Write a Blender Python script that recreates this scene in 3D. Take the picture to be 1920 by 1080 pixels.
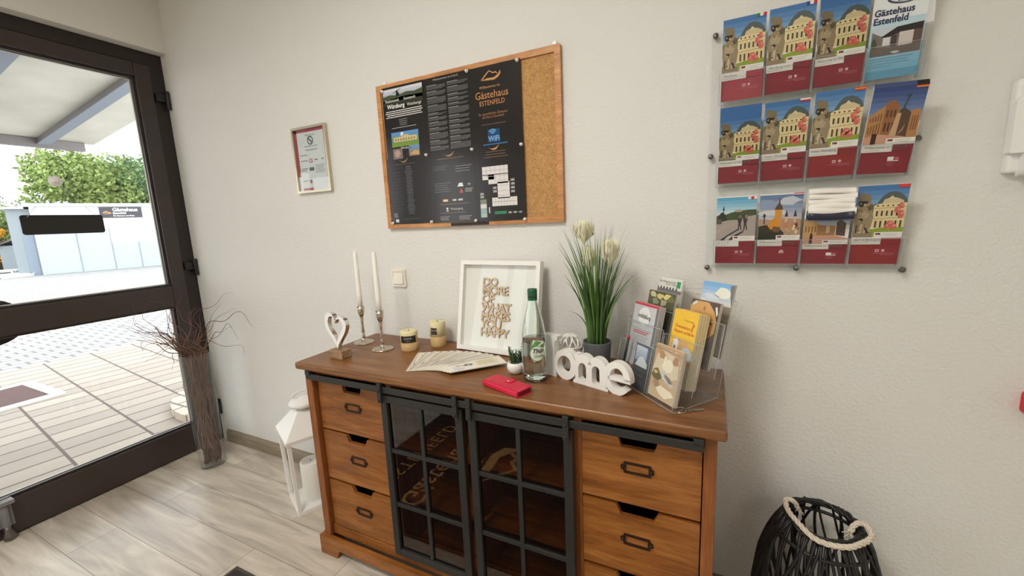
import bpy, math, random
from mathutils import Vector, Matrix
PI = math.pi
random.seed(7)
# ------------------------------------------------------------------ scene, camera, light
for o in list(bpy.data.objects): bpy.data.objects.remove(o)
SC = bpy.context.scene
COL = SC.collection
VS = SC.view_settings
VS.view_transform = 'Standard'; VS.look = 'None'; VS.gamma = 1.0; VS.use_curve_mapping = False
VS.exposure = 0.0
cam = bpy.data.cameras.new('camera'); cam.sensor_width = 36.0; cam.lens = 773.463/1920*36; cam.clip_start = 0.02; cam.clip_end = 300
camo = bpy.data.objects.new('camera', cam); COL.objects.link(camo)
_p, _y, _r = 0.16165, -0.45454, -0.04367
_f = Vector((math.sin(_y)*math.cos(_p), math.cos(_y)*math.cos(_p), -math.sin(_p)))
_rt = Vector((math.cos(_y), -math.sin(_y), 0)); _up = _rt.cross(_f)
_c, _s = math.cos(_r), math.sin(_r)
_rt, _up = _c*_rt+_s*_up, -_s*_rt+_c*_up
camo.matrix_world = Matrix(((_rt.x, _up.x, -_f.x, 1.314), (_rt.y, _up.y, -_f.y, -1.467), (_rt.z, _up.z, -_f.z, 1.364), (0, 0, 0, 1)))
SC.camera = camo

W = bpy.data.worlds.new('sky'); SC.world = W; W.use_nodes = True
nt = W.node_tree; bg = nt.nodes['Background']
tcw = nt.nodes.new('ShaderNodeTexCoord'); sx = nt.nodes.new('ShaderNodeSeparateXYZ'); rmp = nt.nodes.new('ShaderNodeValToRGB')
nt.links.new(tcw.outputs['Generated'], sx.inputs[0]); nt.links.new(sx.outputs['Z'], rmp.inputs[0]); nt.links.new(rmp.outputs[0], bg.inputs[0])
rmp.color_ramp.elements[0].color = (1, 1, 1, 1); rmp.color_ramp.elements[1].color = (0.86, 0.93, 1, 1); rmp.color_ramp.elements[1].position = .7
bg.inputs[1].default_value = 3.7
SC.cycles.transparent_max_bounces = 40; SC.cycles.max_bounces = 10; SC.cycles.diffuse_bounces = 5; SC.cycles.glossy_bounces = 5; SC.cycles.transmission_bounces = 10

def area(name, loc, rot, sx_, sy_, power, color=(1, 1, 1), portal=False):
    l = bpy.data.lights.new(name, 'AREA'); l.shape = 'RECTANGLE'; l.size = sx_; l.size_y = sy_; l.energy = power; l.color = color
    o = bpy.data.objects.new(name, l); COL.objects.link(o); o.location = loc; o.rotation_euler = rot
    if portal: l.cycles.is_portal = True
    return o
area('door_portal', (-1.66, -1.05, 1.2), (0, -PI/2, 0), 2.35, 2.1, 1, portal=True)
area('window_portal', (-1.66, -3.35, 1.5), (0, -PI/2, 0), 1.5, 1.5, 1, portal=True)
LAMP_SPOTS = [(0.45, -1.75, 32), (0.3, -3.4, 18), (2.9, -2.9, 4)]
for lx, ly, lw in LAMP_SPOTS:
    area('ceiling_panel_light', (lx, ly, 2.762), (0, 0, 0), .56, .56, lw, (1.0, .97, .91))

# ------------------------------------------------------------------ materials
def lin(c):
    c /= 255.0
    return c/12.92 if c <= .04045 else ((c+.055)/1.055)**2.4
def rgb(r, g, b, k=1.0): return (min(1, lin(r)*k), min(1, lin(g)*k), min(1, lin(b)*k), 1)
MATS = {}
def newmat(name):
    m = bpy.data.materials.new(name); m.use_nodes = True; MATS[name] = m
    return m, m.node_tree, m.node_tree.nodes['Principled BSDF']
def solid(name, col, rough=.5, metal=0.0, spec=.5, bump=0, bscale=50, var=0.0, vscale=8, coat=0, sss=0):
    m, t, b = newmat(name)
    b.inputs['Base Color'].default_value = col; b.inputs['Roughness'].default_value = rough
    b.inputs['Metallic'].default_value = metal; b.inputs['Specular IOR Level'].default_value = spec
    if coat: b.inputs['Coat Weight'].default_value = coat
    if sss: b.inputs['Subsurface Weight'].default_value = sss; b.inputs['Subsurface Radius'].default_value = (.02, .015, .008)
    if bump or var:
        tc = t.nodes.new('ShaderNodeTexCoord')
    if bump:
        n = t.nodes.new('ShaderNodeTexNoise'); n.inputs['Scale'].default_value = bscale; n.inputs['Detail'].default_value = 4
        bp_ = t.nodes.new('ShaderNodeBump'); bp_.inputs['Strength'].default_value = bump; bp_.inputs['Distance'].default_value = .01
        t.links.new(tc.outputs['Object'], n.inputs['Vector']); t.links.new(n.outputs[0], bp_.inputs['Height']); t.links.new(bp_.outputs[0], b.inputs['Normal'])
    if var:
        n = t.nodes.new('ShaderNodeTexNoise'); n.inputs['Scale'].default_value = vscale; n.inputs['Detail'].default_value = 5
        r = t.nodes.new('ShaderNodeValToRGB')
        r.color_ramp.elements[0].position = .3; r.color_ramp.elements[1].position = .7
        r.color_ramp.elements[0].color = tuple(c*(1-var) for c in col[:3])+(1,); r.color_ramp.elements[1].color = tuple(min(1, c*(1+var)) for c in col[:3])+(1,)
        t.links.new(tc.outputs['Object'], n.inputs['Vector']); t.links.new(n.outputs[0], r.inputs[0]); t.links.new(r.outputs[0], b.inputs['Base Color'])
    return m
def clear(name, tint=(1, 1, 1), ior=1.45, haze=0.0, rough=0.0):
    m, t, b = newmat(name); t.nodes.remove(b); out = t.nodes['Material Output']
    tr = t.nodes.new('ShaderNodeBsdfTransparent'); tr.inputs[0].default_value = (*tint, 1)
    gl = t.nodes.new('ShaderNodeBsdfGlossy'); gl.inputs['Roughness'].default_value = rough
    fr = t.nodes.new('ShaderNodeFresnel'); fr.inputs[0].default_value = ior
    ge = t.nodes.new('ShaderNodeNewGeometry'); sb_ = t.nodes.new('ShaderNodeMath'); sb_.operation = 'SUBTRACT'; sb_.inputs[0].default_value = 1; sb_.use_clamp = True
    t.links.new(ge.outputs['Backfacing'], sb_.inputs[1]); mu = t.nodes.new('ShaderNodeMath'); mu.operation = 'MULTIPLY'; t.links.new(sb_.outputs[0], mu.inputs[0]); t.links.new(fr.outputs[0], mu.inputs[1])
    mx = t.nodes.new('ShaderNodeMixShader'); t.links.new(mu.outputs[0], mx.inputs[0])
    src = tr.outputs[0]
    if haze:
        df = t.nodes.new('ShaderNodeBsdfDiffuse'); df.inputs[0].default_value = (.9, .9, .9, 1)
        m2 = t.nodes.new('ShaderNodeMixShader'); m2.inputs[0].default_value = haze
        t.links.new(tr.outputs[0], m2.inputs[1]); t.links.new(df.outputs[0], m2.inputs[2]); src = m2.outputs[0]
    t.links.new(src, mx.inputs[1]); t.links.new(gl.outputs[0], mx.inputs[2]); t.links.new(mx.outputs[0], out.inputs[0])
    return m
def wood(name, cols, axis='X', rough=.4, scale=1.0, knots=True, bump=.05, flat=None):
    m, t, b = newmat(name); N = t.nodes.new; L = t.links.new
    tc = N('ShaderNodeTexCoord'); mp = N('ShaderNodeMapping')
    sc = {'X': (1.1, 11, 11), 'Y': (11, 1.1, 11), 'Z': (11, 11, 1.1)}[axis]
    mp.inputs['Scale'].default_value = tuple(v*scale for v in sc); L(tc.outputs['Object'], mp.inputs[0])
    n = N('ShaderNodeTexNoise'); n.inputs['Scale'].default_value = 1.6; n.inputs['Detail'].default_value = 6; n.inputs['Roughness'].default_value = .6; n.inputs['Distortion'].default_value = .7
    L(mp.outputs[0], n.inputs['Vector'])
    r = N('ShaderNodeValToRGB'); e = r.color_ramp.elements
    e[0].position = .28; e[0].color = cols[0]; e[1].position = .72; e[1].color = cols[2]
    x = e.new(.5); x.color = cols[1]
    L(n.outputs[0], r.inputs[0]); last = r.outputs[0]
    n3 = N('ShaderNodeTexNoise'); n3.inputs['Scale'].default_value = 14; n3.inputs['Detail'].default_value = 3; L(mp.outputs[0], n3.inputs['Vector'])
    mul = N('ShaderNodeMixRGB'); mul.blend_type = 'MULTIPLY'; mul.inputs[0].default_value = .35; L(last, mul.inputs[1])
    r3 = N('ShaderNodeValToRGB'); r3.color_ramp.elements[0].position = .35; r3.color_ramp.elements[0].color = (.3, .25, .2, 1); r3.color_ramp.elements[1].position = .6
    L(n3.outputs[0], r3.inputs[0]); L(r3.outputs[0], mul.inputs[2]); last = mul.outputs[0]
    if knots:
        mk = N('ShaderNodeMapping'); L(tc.outputs['Object'], mk.inputs[0])
        ks = {'X': (3.0, 5.2, 5.2), 'Y': (5.2, 3, 5.2), 'Z': (5.2, 5.2, 3)}[axis]; ks = list(ks)
        if flat is not None: ks[flat] = .15
        mk.inputs['Scale'].default_value = ks; mk.inputs['Location'].default_value = (.37, .2, .61)
        v = N('ShaderNodeTexVoronoi'); v.inputs['Scale'].default_value = 1.0; L(mk.outputs[0], v.inputs['Vector'])
        rk = N('ShaderNodeValToRGB'); rk.color_ramp.elements[0].position = .02; rk.color_ramp.elements[0].color = (.85, .85, .85, 1); rk.color_ramp.elements[1].position = .09; rk.color_ramp.elements[1].color = (0, 0, 0, 1)
        L(v.outputs['Distance'], rk.inputs[0])
        mx = N('ShaderNodeMixRGB'); L(rk.outputs[0], mx.inputs[0]); L(last, mx.inputs[1]); mx.inputs[2].default_value = tuple(c*.32 for c in cols[0][:3])+(1,); last = mx.outputs[0]
    L(last, b.inputs['Base Color']); b.inputs['Roughness'].default_value = rough
    bp_ = N('ShaderNodeBump'); bp_.inputs['Strength'].default_value = bump; bp_.inputs['Distance'].default_value = .004; L(n3.outputs[0], bp_.inputs['Height']); L(bp_.outputs[0], b.inputs['Normal'])
    return m

K = 1.3
wood('pine', (rgb(112, 62, 22), rgb(152, 93, 38), rgb(184, 122, 62)), 'X', .42, flat=1)
wood('pine_vertical', (rgb(120, 66, 28), rgb(152, 90, 42), rgb(176, 112, 60)), 'Z', .45)
wood('pine_top', (rgb(104, 64, 32), rgb(134, 88, 48), rgb(156, 108, 66)), 'X', .38, flat=2)
wood('pine_inside', (rgb(96, 66, 36), rgb(118, 84, 48), rgb(136, 98, 58)), 'X', .6)
wood('wood_block', (rgb(110, 78, 56), rgb(160, 126, 96), rgb(196, 168, 136)), 'X', .6, 2.5, False)
wood('board_frame', (rgb(180, 118, 66), rgb(206, 146, 90), rgb(222, 164, 108)), 'X', .5, 1.5, False)
wood('letter_wood', (rgb(200, 162, 112), rgb(222, 188, 140), rgb(236, 206, 162)), 'X', .6, 3, False)
solid('letter_edge', rgb(120, 78, 44), .7)
solid('wall_paint', rgb(226, 225, 221), .85, bump=.32, bscale=95, spec=.2)
solid('wall_paint_smooth', rgb(224, 222, 216), .85, bump=.15, bscale=60, spec=.2)
solid('ceiling_paint', rgb(228, 224, 214), .9)
solid('anthracite', rgb(46, 38, 36), .38, spec=.4)
solid('anthracite_leaf', rgb(58, 48, 45), .35, spec=.5)
solid('gasket_highlight', rgb(190, 184, 176), .35)  # pale tone paints the highlight line along the glass edge
solid('black_plastic', rgb(26, 24, 24), .4)
solid('black_metal', rgb(52, 50, 48), .5, .3, bump=.05)
solid('drawer_shade', rgb(20, 14, 10), .9)  # near-black that paints the shade inside the closed drawers
solid('label_metal', rgb(62, 46, 34), .4, .6)
solid('chrome', rgb(225, 222, 215), .15, 1)
solid('nickel', rgb(205, 195, 182), .2, 1, bump=.25, bscale=90)
solid('pin_steel', rgb(120, 116, 112), .35, 1)
solid('grey_steel', rgb(122, 119, 120), .5)
solid('white_paint', rgb(236, 234, 230), .45)
solid('white_satin', rgb(240, 238, 234), .35)
solid('white_matt', rgb(240, 238, 232), .7)
solid('white_ceramic', rgb(236, 232, 226), .25)
solid('heart_enamel', rgb(240, 238, 240), .25, 0)
solid('switch_plastic', rgb(236, 230, 216), .35)
solid('candle_white', rgb(244, 242, 234), .45, sss=.15)
solid('wax_cream', rgb(232, 222, 176), .5, sss=.2)
solid('wax_tan', rgb(196, 162, 112), .5, sss=.2)
solid('paper', rgb(238, 234, 226), .7)
solid('paper_cream', rgb(226, 218, 190), .6)
solid('paper_grey', rgb(196, 194, 192), .6)
solid('leaflet_paper', rgb(232, 226, 210), .6, var=.1, vscale=30)
solid('red_leather', rgb(206, 30, 66), .35, bump=.1, bscale=300)
solid('red_leather_inside', rgb(90, 14, 28), .6)
solid('pot_grey', rgb(92, 94, 96), .7)
solid('soil', rgb(60, 46, 36), .95)
solid('grass_blade', rgb(92, 130, 58), .5, var=.35, vscale=14)
solid('grass_blade_dark', rgb(58, 84, 40), .5, var=.3, vscale=14)
solid('flower_cream', rgb(248, 244, 218), .7, var=.08, vscale=30)
solid('succulent_green', rgb(66, 92, 56), .55, var=.35, vscale=60)
solid('cap_green', rgb(24, 84, 56), .35)
solid('label_white', rgb(236, 238, 236), .5)
solid('label_green', rgb(96, 150, 74), .5)
solid('willow', rgb(116, 84, 70), .75, var=.35, vscale=20)
solid('wicker_black', rgb(26, 24, 23), .45, var=.4, vscale=18)
solid('rope', rgb(226, 214, 196), .9, bump=.6, bscale=150)
solid('mat_dark', rgb(52, 44, 46), .95, bump=.4, bscale=400)
solid('mat_edge', rgb(70, 64, 54), .8)
solid('mat_text', rgb(226, 178, 120), .9)
solid('outdoor_mat', rgb(96, 72, 66), .95, bump=.4, bscale=300)
solid('red_plastic', rgb(214, 30, 48), .35)
solid('box_white', rgb(236, 236, 232), .35)
solid('tree_leaf', rgb(132, 150, 82), .7, var=.45, vscale=3)
solid('tree_leaf_dark', rgb(102, 128, 84), .7, var=.4, vscale=3)
solid('bark', rgb(90, 74, 58), .9)
solid('hut_wall', rgb(176, 190, 202), .6)
solid('hut_white', rgb(216, 218, 218), .6)
solid('hut_grey', rgb(140, 148, 152), .6)
solid('hut_seam', rgb(130, 142, 156), .6)
solid('autumn_leaf', rgb(210, 160, 50), .8, var=.4, vscale=4)
solid('roof_grey', rgb(112, 108, 106), .7)
solid('lamp_glow_housing', rgb(235, 235, 235), .4)
solid('tape_glass_frame', rgb(196, 186, 162), .3, .7)
solid('crimson', rgb(134, 10, 32), .45, spec=.3)
solid('crimson_red', rgb(144, 18, 24), .45, spec=.3)
solid('crimson_light', rgb(162, 44, 62), .32)
clear('door_glass', (.97, .98, .98), 1.45)
clear('brown_glass', (.62, .56, .42), 1.7)
clear('acrylic', (.975, .98, .98), 1.4, .012)
clear('acrylic_edge', (.8, .83, .83), 1.6, .25)
clear('vase_glass', (.955, .965, .96), 1.5, .02)
m_, t_, b_ = newmat('bottle_glass'); b_.inputs['Transmission Weight'].default_value = 1; b_.inputs['Roughness'].default_value = 0; b_.inputs['IOR'].default_value = 1.45; b_.inputs['Base Color'].default_value = (.93, .98, .95, 1)
m_, t_, b_ = newmat('water'); b_.inputs['Transmission Weight'].default_value = 1; b_.inputs['Roughness'].default_value = 0; b_.inputs['IOR'].default_value = 1.33; b_.inputs['Base Color'].default_value = (.9, .97, .94, 1)
m_, t_, b_ = newmat('lamp_panel'); b_.inputs['Emission Color'].default_value = (1, .95, .86, 1); b_.inputs['Emission Strength'].default_value = 6

PALC = {}
def pc(r, g, b, rough=.4):
    """a printed colour"""
    k = 'print_%d_%d_%d' % (r, g, b)
    if k not in MATS: solid(k, rgb(r, g, b), rough)
    return k
def gpc(r, g, b): 
    k = 'gloss_%d_%d_%d' % (r, g, b)
    if k not in MATS: solid(k, rgb(r, g, b), .17)
    return k

# floor planks
def floor_mat():
    m, t, b = newmat('vinyl_planks'); N = t.nodes.new; L = t.links.new
    tc = N('ShaderNodeTexCoord')
    br = N('ShaderNodeTexBrick'); br.inputs['Scale'].default_value = 1; br.inputs['Brick Width'].default_value = 1.2; br.inputs['Row Height'].default_value = .18
    br.inputs['Mortar Size'].default_value = .0015; br.inputs['Mortar Smooth'].default_value = .3; br.offset = .37
    br.inputs['Color1'].default_value = rgb(222, 214, 202); br.inputs['Color2'].default_value = rgb(200, 190, 177); br.inputs['Mortar'].default_value = rgb(140, 128, 112)
    L(tc.outputs['Object'], br.inputs['Vector'])
    mp = N('ShaderNodeMapping'); mp.inputs['Scale'].default_value = (1.1, 9, 1); L(tc.outputs['Object'], mp.inputs[0])
    n = N('ShaderNodeTexNoise'); n.inputs['Scale'].default_value = 1.6; n.inputs['Detail'].default_value = 7; n.inputs['Distortion'].default_value = 1.2; L(mp.outputs[0], n.inputs['Vector'])
    r = N('ShaderNodeValToRGB'); r.color_ramp.elements[0].position = .3; r.color_ramp.elements[0].color = (.55, .52, .49, 1); r.color_ramp.elements[1].position = .66; r.color_ramp.elements[1].color = (1.1, 1.08, 1.04, 1)
    L(n.outputs[0], r.inputs[0]); mx = N('ShaderNodeMixRGB'); mx.blend_type = 'MULTIPLY'; mx.inputs[0].default_value = .85
    L(br.outputs[0], mx.inputs[1]); L(r.outputs[0], mx.inputs[2]); L(mx.outputs[0], b.inputs['Base Color'])
    b.inputs['Roughness'].default_value = .36
    bp_ = N('ShaderNodeBump'); bp_.inputs['Strength'].default_value = .12; bp_.inputs['Distance'].default_value = .004; L(n.outputs[0], bp_.inputs['Height']); L(bp_.outputs[0], b.inputs['Normal'])
floor_mat()
def brick_mat(name, w, h, mort, c1, c2, cm, rot=0, off=.5, ms=.1, nz=.3):
    m, t, b = newmat(name); N = t.nodes.new; L = t.links.new
    tc = N('ShaderNodeTexCoord'); mp = N('ShaderNodeMapping'); mp.inputs['Rotation'].default_value = (0, 0, rot); L(tc.outputs['Object'], mp.inputs[0])
    br = N('ShaderNodeTexBrick'); br.inputs['Scale'].default_value = 1; br.inputs['Brick Width'].default_value = w; br.inputs['Row Height'].default_value = h
    br.inputs['Mortar Size'].default_value = mort; br.inputs['Mortar Smooth'].default_value = ms; br.offset = off
    br.inputs['Color1'].default_value = c1; br.inputs['Color2'].default_value = c2; br.inputs['Mortar'].default_value = cm
    L(mp.outputs[0], br.inputs['Vector'])
    n = N('ShaderNodeTexNoise'); n.inputs['Scale'].default_value = 3; n.inputs['Detail'].default_value = 6; L(tc.outputs['Object'], n.inputs['Vector'])
    r = N('ShaderNodeValToRGB'); r.color_ramp.elements[0].position = .3; r.color_ramp.elements[0].color = (.72, .7, .68, 1); r.color_ramp.elements[1].position = .7
    L(n.outputs[0], r.inputs[0]); mx = N('ShaderNodeMixRGB'); mx.blend_type = 'MULTIPLY'; mx.inputs[0].default_value = nz
    L(br.outputs[0], mx.inputs[1]); L(r.outputs[0], mx.inputs[2]); L(mx.outputs[0], b.inputs['Base Color']); b.inputs['Roughness'].default_value = .8
    return t, b, br
brick_mat('paving_mat', .20, .40, .009, rgb(176, 164, 148), rgb(158, 146, 132), rgb(98, 82, 74), rot=.12)
brick_mat('cobble_mat', .22, .16, .016, rgb(178, 174, 168), rgb(162, 158, 152), rgb(112, 108, 104), rot=PI/2)
brick_mat('kerb_mat', .2, .12, .01, rgb(200, 188, 170), rgb(186, 172, 156), rgb(120, 104, 92))
def cork_mat():
    m, t, b = newmat('cork'); N = t.nodes.new; L = t.links.new
    tc = N('ShaderNodeTexCoord'); v = N('ShaderNodeTexVoronoi'); v.inputs['Scale'].default_value = 230; L(tc.outputs['Object'], v.inputs['Vector'])
    n = N('ShaderNodeTexNoise'); n.inputs['Scale'].default_value = 60; n.inputs['Detail'].default_value = 6; L(tc.outputs['Object'], n.inputs['Vector'])
    r = N('ShaderNodeValToRGB'); e = r.color_ramp.elements
    e[0].position = .1; e[0].color = rgb(150, 104, 58); e[1].position = .9; e[1].color = rgb(214, 170, 112)
    mix = N('ShaderNodeMixRGB'); mix.inputs[0].default_value = .5; L(v.outputs['Color'], mix.inputs[1]); L(n.outputs[0], mix.inputs[2]); L(mix.outputs[0], r.inputs[0])
    L(r.outputs[0], b.inputs['Base Color']); b.inputs['Roughness'].default_value = .9
cork_mat()
wood('baseboard_wood', (rgb(120, 108, 90), rgb(146, 132, 112), rgb(164, 150, 130)), 'X', .45, 1, False)
def canopy_mat():
    m, t, b = newmat('canopy_panel'); N = t.nodes.new; L = t.links.new
    tc = N('ShaderNodeTexCoord'); n = N('ShaderNodeTexNoise'); n.inputs['Scale'].default_value = 2.2; n.inputs['Detail'].default_value = 6; L(tc.outputs['Object'], n.inputs['Vector'])
    r = N('ShaderNodeValToRGB'); r.color_ramp.elements[0].position = .35; r.color_ramp.elements[0].color = rgb(190, 192, 182); r.color_ramp.elements[1].position = .65; r.color_ramp.elements[1].color = rgb(214, 214, 206)
    L(n.outputs[0], r.inputs[0]); L(r.outputs[0], b.inputs['Base Color']); b.inputs['Roughness'].default_value = .6
canopy_mat()

# ------------------------------------------------------------------ mesh builder
WM = {}
class MB:
    def __init__(s): s.v = []; s.f = []; s.k = []; s.sm = []; s.M = Matrix.Identity(4)
    def add(s, vs, fs, key, smooth=False):
        o = len(s.v); s.v += [s.M @ Vector(p) for p in vs]
        for f in fs: s.f.append(tuple(i+o for i in f)); s.k.append(key); s.sm.append(smooth)
        return s
    def box(s, x0, x1, y0, y1, z0, z1, key):
        vs = [(x, y, z) for z in (z0, z1) for y in (y0, y1) for x in (x0, x1)]
        return s.add(vs, [(0, 2, 3, 1), (4, 5, 7, 6), (0, 1, 5, 4), (2, 6, 7, 3), (0, 4, 6, 2), (1, 3, 7, 5)], key)
    def hexa(s, P, key):  # 8 points: bottom 4 ccw, top 4 ccw
        return s.add(P, [(3, 2, 1, 0), (4, 5, 6, 7), (0, 1, 5, 4), (1, 2, 6, 5), (2, 3, 7, 6), (3, 0, 4, 7)], key)
    def prism(s, pts, a, b, key, mp=lambda x, y, h: (x, y, h), side=None, smooth=False):
        n = len(pts); vs = [mp(x, y, a) for x, y in pts]+[mp(x, y, b) for x, y in pts]
        s.add(vs, [tuple(range(n))[::-1], tuple(range(n, 2*n))], key)
        s.add(vs, [(i, (i+1) % n, n+(i+1) % n, n+i) for i in range(n)], side or key, smooth)
        return s
    def ring(s, outer, inner, a, b, key, mp=lambda x, y, h: (x, y, h), side=None, smooth=False):
        n = len(outer)
        vs = [mp(x, y, h) for h in (a, b) for x, y in outer]+[mp(x, y, h) for h in (a, b) for x, y in inner]
        fs = []; sd = []
        for i in range(n):
            j = (i+1) % n
            fs.append((i, j, 2*n+j, 2*n+i)[::-1]); fs.append((n+i, n+j, 3*n+j, 3*n+i))
            sd.append((i, j, n+j, n+i)); sd.append((2*n+i, 3*n+i, 3*n+j, 2*n+j))
        s.add(vs, fs, key); s.add(vs, sd, side or key, smooth); return s
    def tube(s, pts, rad, n=8, key='', cap=True, closed=False):
        pts = [Vector(p) for p in pts]; m = len(pts); rr = rad if isinstance(rad, (list, tuple)) else [rad]*m
        vs = []; up = Vector((0, 0, 1)); prev = None
        for i, p in enumerate(pts):
            if closed: d = pts[(i+1) % m]-pts[i-1]
            else: d = pts[min(i+1, m-1)]-pts[max(i-1, 0)]
            d.normalize()
            if prev is None:
                a = d.cross(up)
                if a.length < .05: a = d.cross(Vector((1, 0, 0)))
            else:
                a = prev-d*prev.dot(d)
                if a.length < 1e-6: a = d.cross(Vector((1, .2, 0)))
            a.normalize(); prev = a; b = d.cross(a)
            for j in range(n):
                t = 2*PI*j/n; vs.append(p+(a*math.cos(t)+b*math.sin(t))*rr[i])
        fs = []
        for i in range(m if closed else m-1):
            i2 = (i+1) % m
            for j in range(n): fs.append((i*n+j, i*n+(j+1) % n, i2*n+(j+1) % n, i2*n+j))
        if cap and not closed: fs.append(tuple(range(n))[::-1]); fs.append(tuple((m-1)*n+j for j in range(n)))
        return s.add(vs, fs, key, True)
    def lathe(s, prof, key, c=(0, 0, 0), n=28, keys=None, sx=1, sy=1):
        vs = []; m = len(prof)
        for r, z in prof:
            for j in range(n):
                t = 2*PI*j/n; vs.append((c[0]+r*math.cos(t)*sx, c[1]+r*math.sin(t)*sy, c[2]+z))
        for i in range(m-1):
            kk = keys[i] if keys else key
            s.add([], [], kk)
        o = len(s.v); s.v += [s.M @ Vector(p) for p in vs]
        for i in range(m-1):
            kk = keys[i] if keys else key
            for j in range(n):
                s.f.append((o+i*n+j, o+i*n+(j+1) % n, o+(i+1)*n+(j+1) % n, o+(i+1)*n+j)); s.k.append(kk); s.sm.append(True)
        if prof[0][0] > 1e-5: s.f.append(tuple(o+j for j in range(n))[::-1]); s.k.append(keys[0] if keys else key); s.sm.append(False)
        if prof[-1][0] > 1e-5: s.f.append(tuple(o+(m-1)*n+j for j in range(n))); s.k.append(keys[-1] if keys else key); s.sm.append(False)
        return s
    def text(s, body, size, key, mp, ext=0, align='LEFT', bold=0, sxy=(1, 1), spacing=1.0, side=None, shear=0):
        """lettering as mesh; mp(x, y, h) places it"""
        cu = bpy.data.curves.new('t', 'FONT'); cu.body = body; cu.size = size; cu.align_x = align; cu.extrude = ext; cu.offset = bold; cu.resolution_u = 2
        cu.space_character = spacing; cu.shear = shear
        ob = bpy.data.objects.new('t', cu); COL.objects.link(ob)
        dg = bpy.context.evaluated_depsgraph_get(); dg.update()
        me = bpy.data.meshes.new_from_object(ob.evaluated_get(dg))
        vs = [mp(v.co.x*sxy[0], v.co.y*sxy[1], v.co.z) for v in me.vertices]
        front = []; sd = []
        for p in me.polygons:
            (front if abs(p.normal.z) > .5 else sd).append(tuple(p.vertices))
        if front: s.add(vs, front, key)
        if sd: s.add(vs, sd, side or key)
        bpy.data.objects.remove(ob); bpy.data.curves.remove(cu); bpy.data.meshes.remove(me)
        return s
    def build(s, name, parent=None, loc=None, bevel=0, seg=2, label=None, solid_=0, sub=0):
        if parent is not None: inv = WM[parent].inverted()
        else:
            inv = Matrix.Translation(Vector(loc) if loc else Vector((0, 0, 0))).inverted()
        used = []; idx = {}; fs = []; ks = []; sm = []
        for f, k, q in zip(s.f, s.k, s.sm):
            if k not in idx: idx[k] = len(used); used.append(k)
            fs.append(f); ks.append(idx[k]); sm.append(q)
        # drop unused vertices
        ref = sorted({i for f in fs for i in f}); rm = {a: b for b, a in enumerate(ref)}
        me = bpy.data.meshes.new(name); me.from_pydata([inv @ s.v[i] for i in ref], [], [tuple(rm[i] for i in f) for f in fs])
        for k in used: me.materials.append(MATS[k])
        me.polygons.foreach_set('material_index', ks); me.polygons.foreach_set('use_smooth', sm); me.update()
        o = bpy.data.objects.new(name, me); COL.objects.link(o)
        if parent is not None: o.parent = parent; WM[o] = WM[parent]
        else:
            o.location = loc or (0, 0, 0); WM[o] = Matrix.Translation(Vector(loc) if loc else Vector((0, 0, 0)))
        if bevel:
            md = o.modifiers.new('bevel', 'BEVEL'); md.width = bevel; md.segments = seg; md.limit_method = 'ANGLE'; md.angle_limit = math.radians(40)
        if sub:
            md = o.modifiers.new('sub', 'SUBSURF'); md.levels = sub; md.render_levels = sub
        if label: o['label'] = label
        return o
def thing(name, label, cat, loc, group=None, rz=0, kind=None):
    o = bpy.data.objects.new(name, None); COL.objects.link(o); o.location = loc; o.rotation_euler = (0, 0, rz); o.empty_display_size = .05
    WM[o] = Matrix.Translation(Vector(loc)) @ Matrix.Rotation(rz, 4, 'Z')
    if kind: o['kind'] = kind
    if label: o['label'] = label
    if cat: o['category'] = cat
    if group: o['group'] = group
    return o
def tag(o, label, cat, group=None, kind=None):
    o['label'] = label; o['category'] = cat
    if group: o['group'] = group
    if kind: o['kind'] = kind
    return o
def struct(mb, name, parent=None, **kw):
    o = mb.build(name, parent, **kw)
    if parent is None: o['kind'] = 'structure'
    return o
def circ(cx, cy, rx, ry=None, n=24, a0=0, a1=2*PI):
    ry = rx if ry is None else ry
    full = abs(a1-a0-2*PI) < 1e-6
    return [(cx+rx*math.cos(a0+(a1-a0)*i/(n if full else n-1)), cy+ry*math.sin(a0+(a1-a0)*i/(n if full else n-1))) for i in range(n)]
def rrect(x0, x1, y0, y1, r, n=4):
    P = []
    for cx, cy, a in ((x1-r, y1-r, 0), (x0+r, y1-r, PI/2), (x0+r, y0+r, PI), (x1-r, y0+r, 3*PI/2)):
        for i in range(n+1): t = a+PI/2*i/n; P.append((cx+r*math.cos(t), cy+r*math.sin(t)))
    return P
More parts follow.
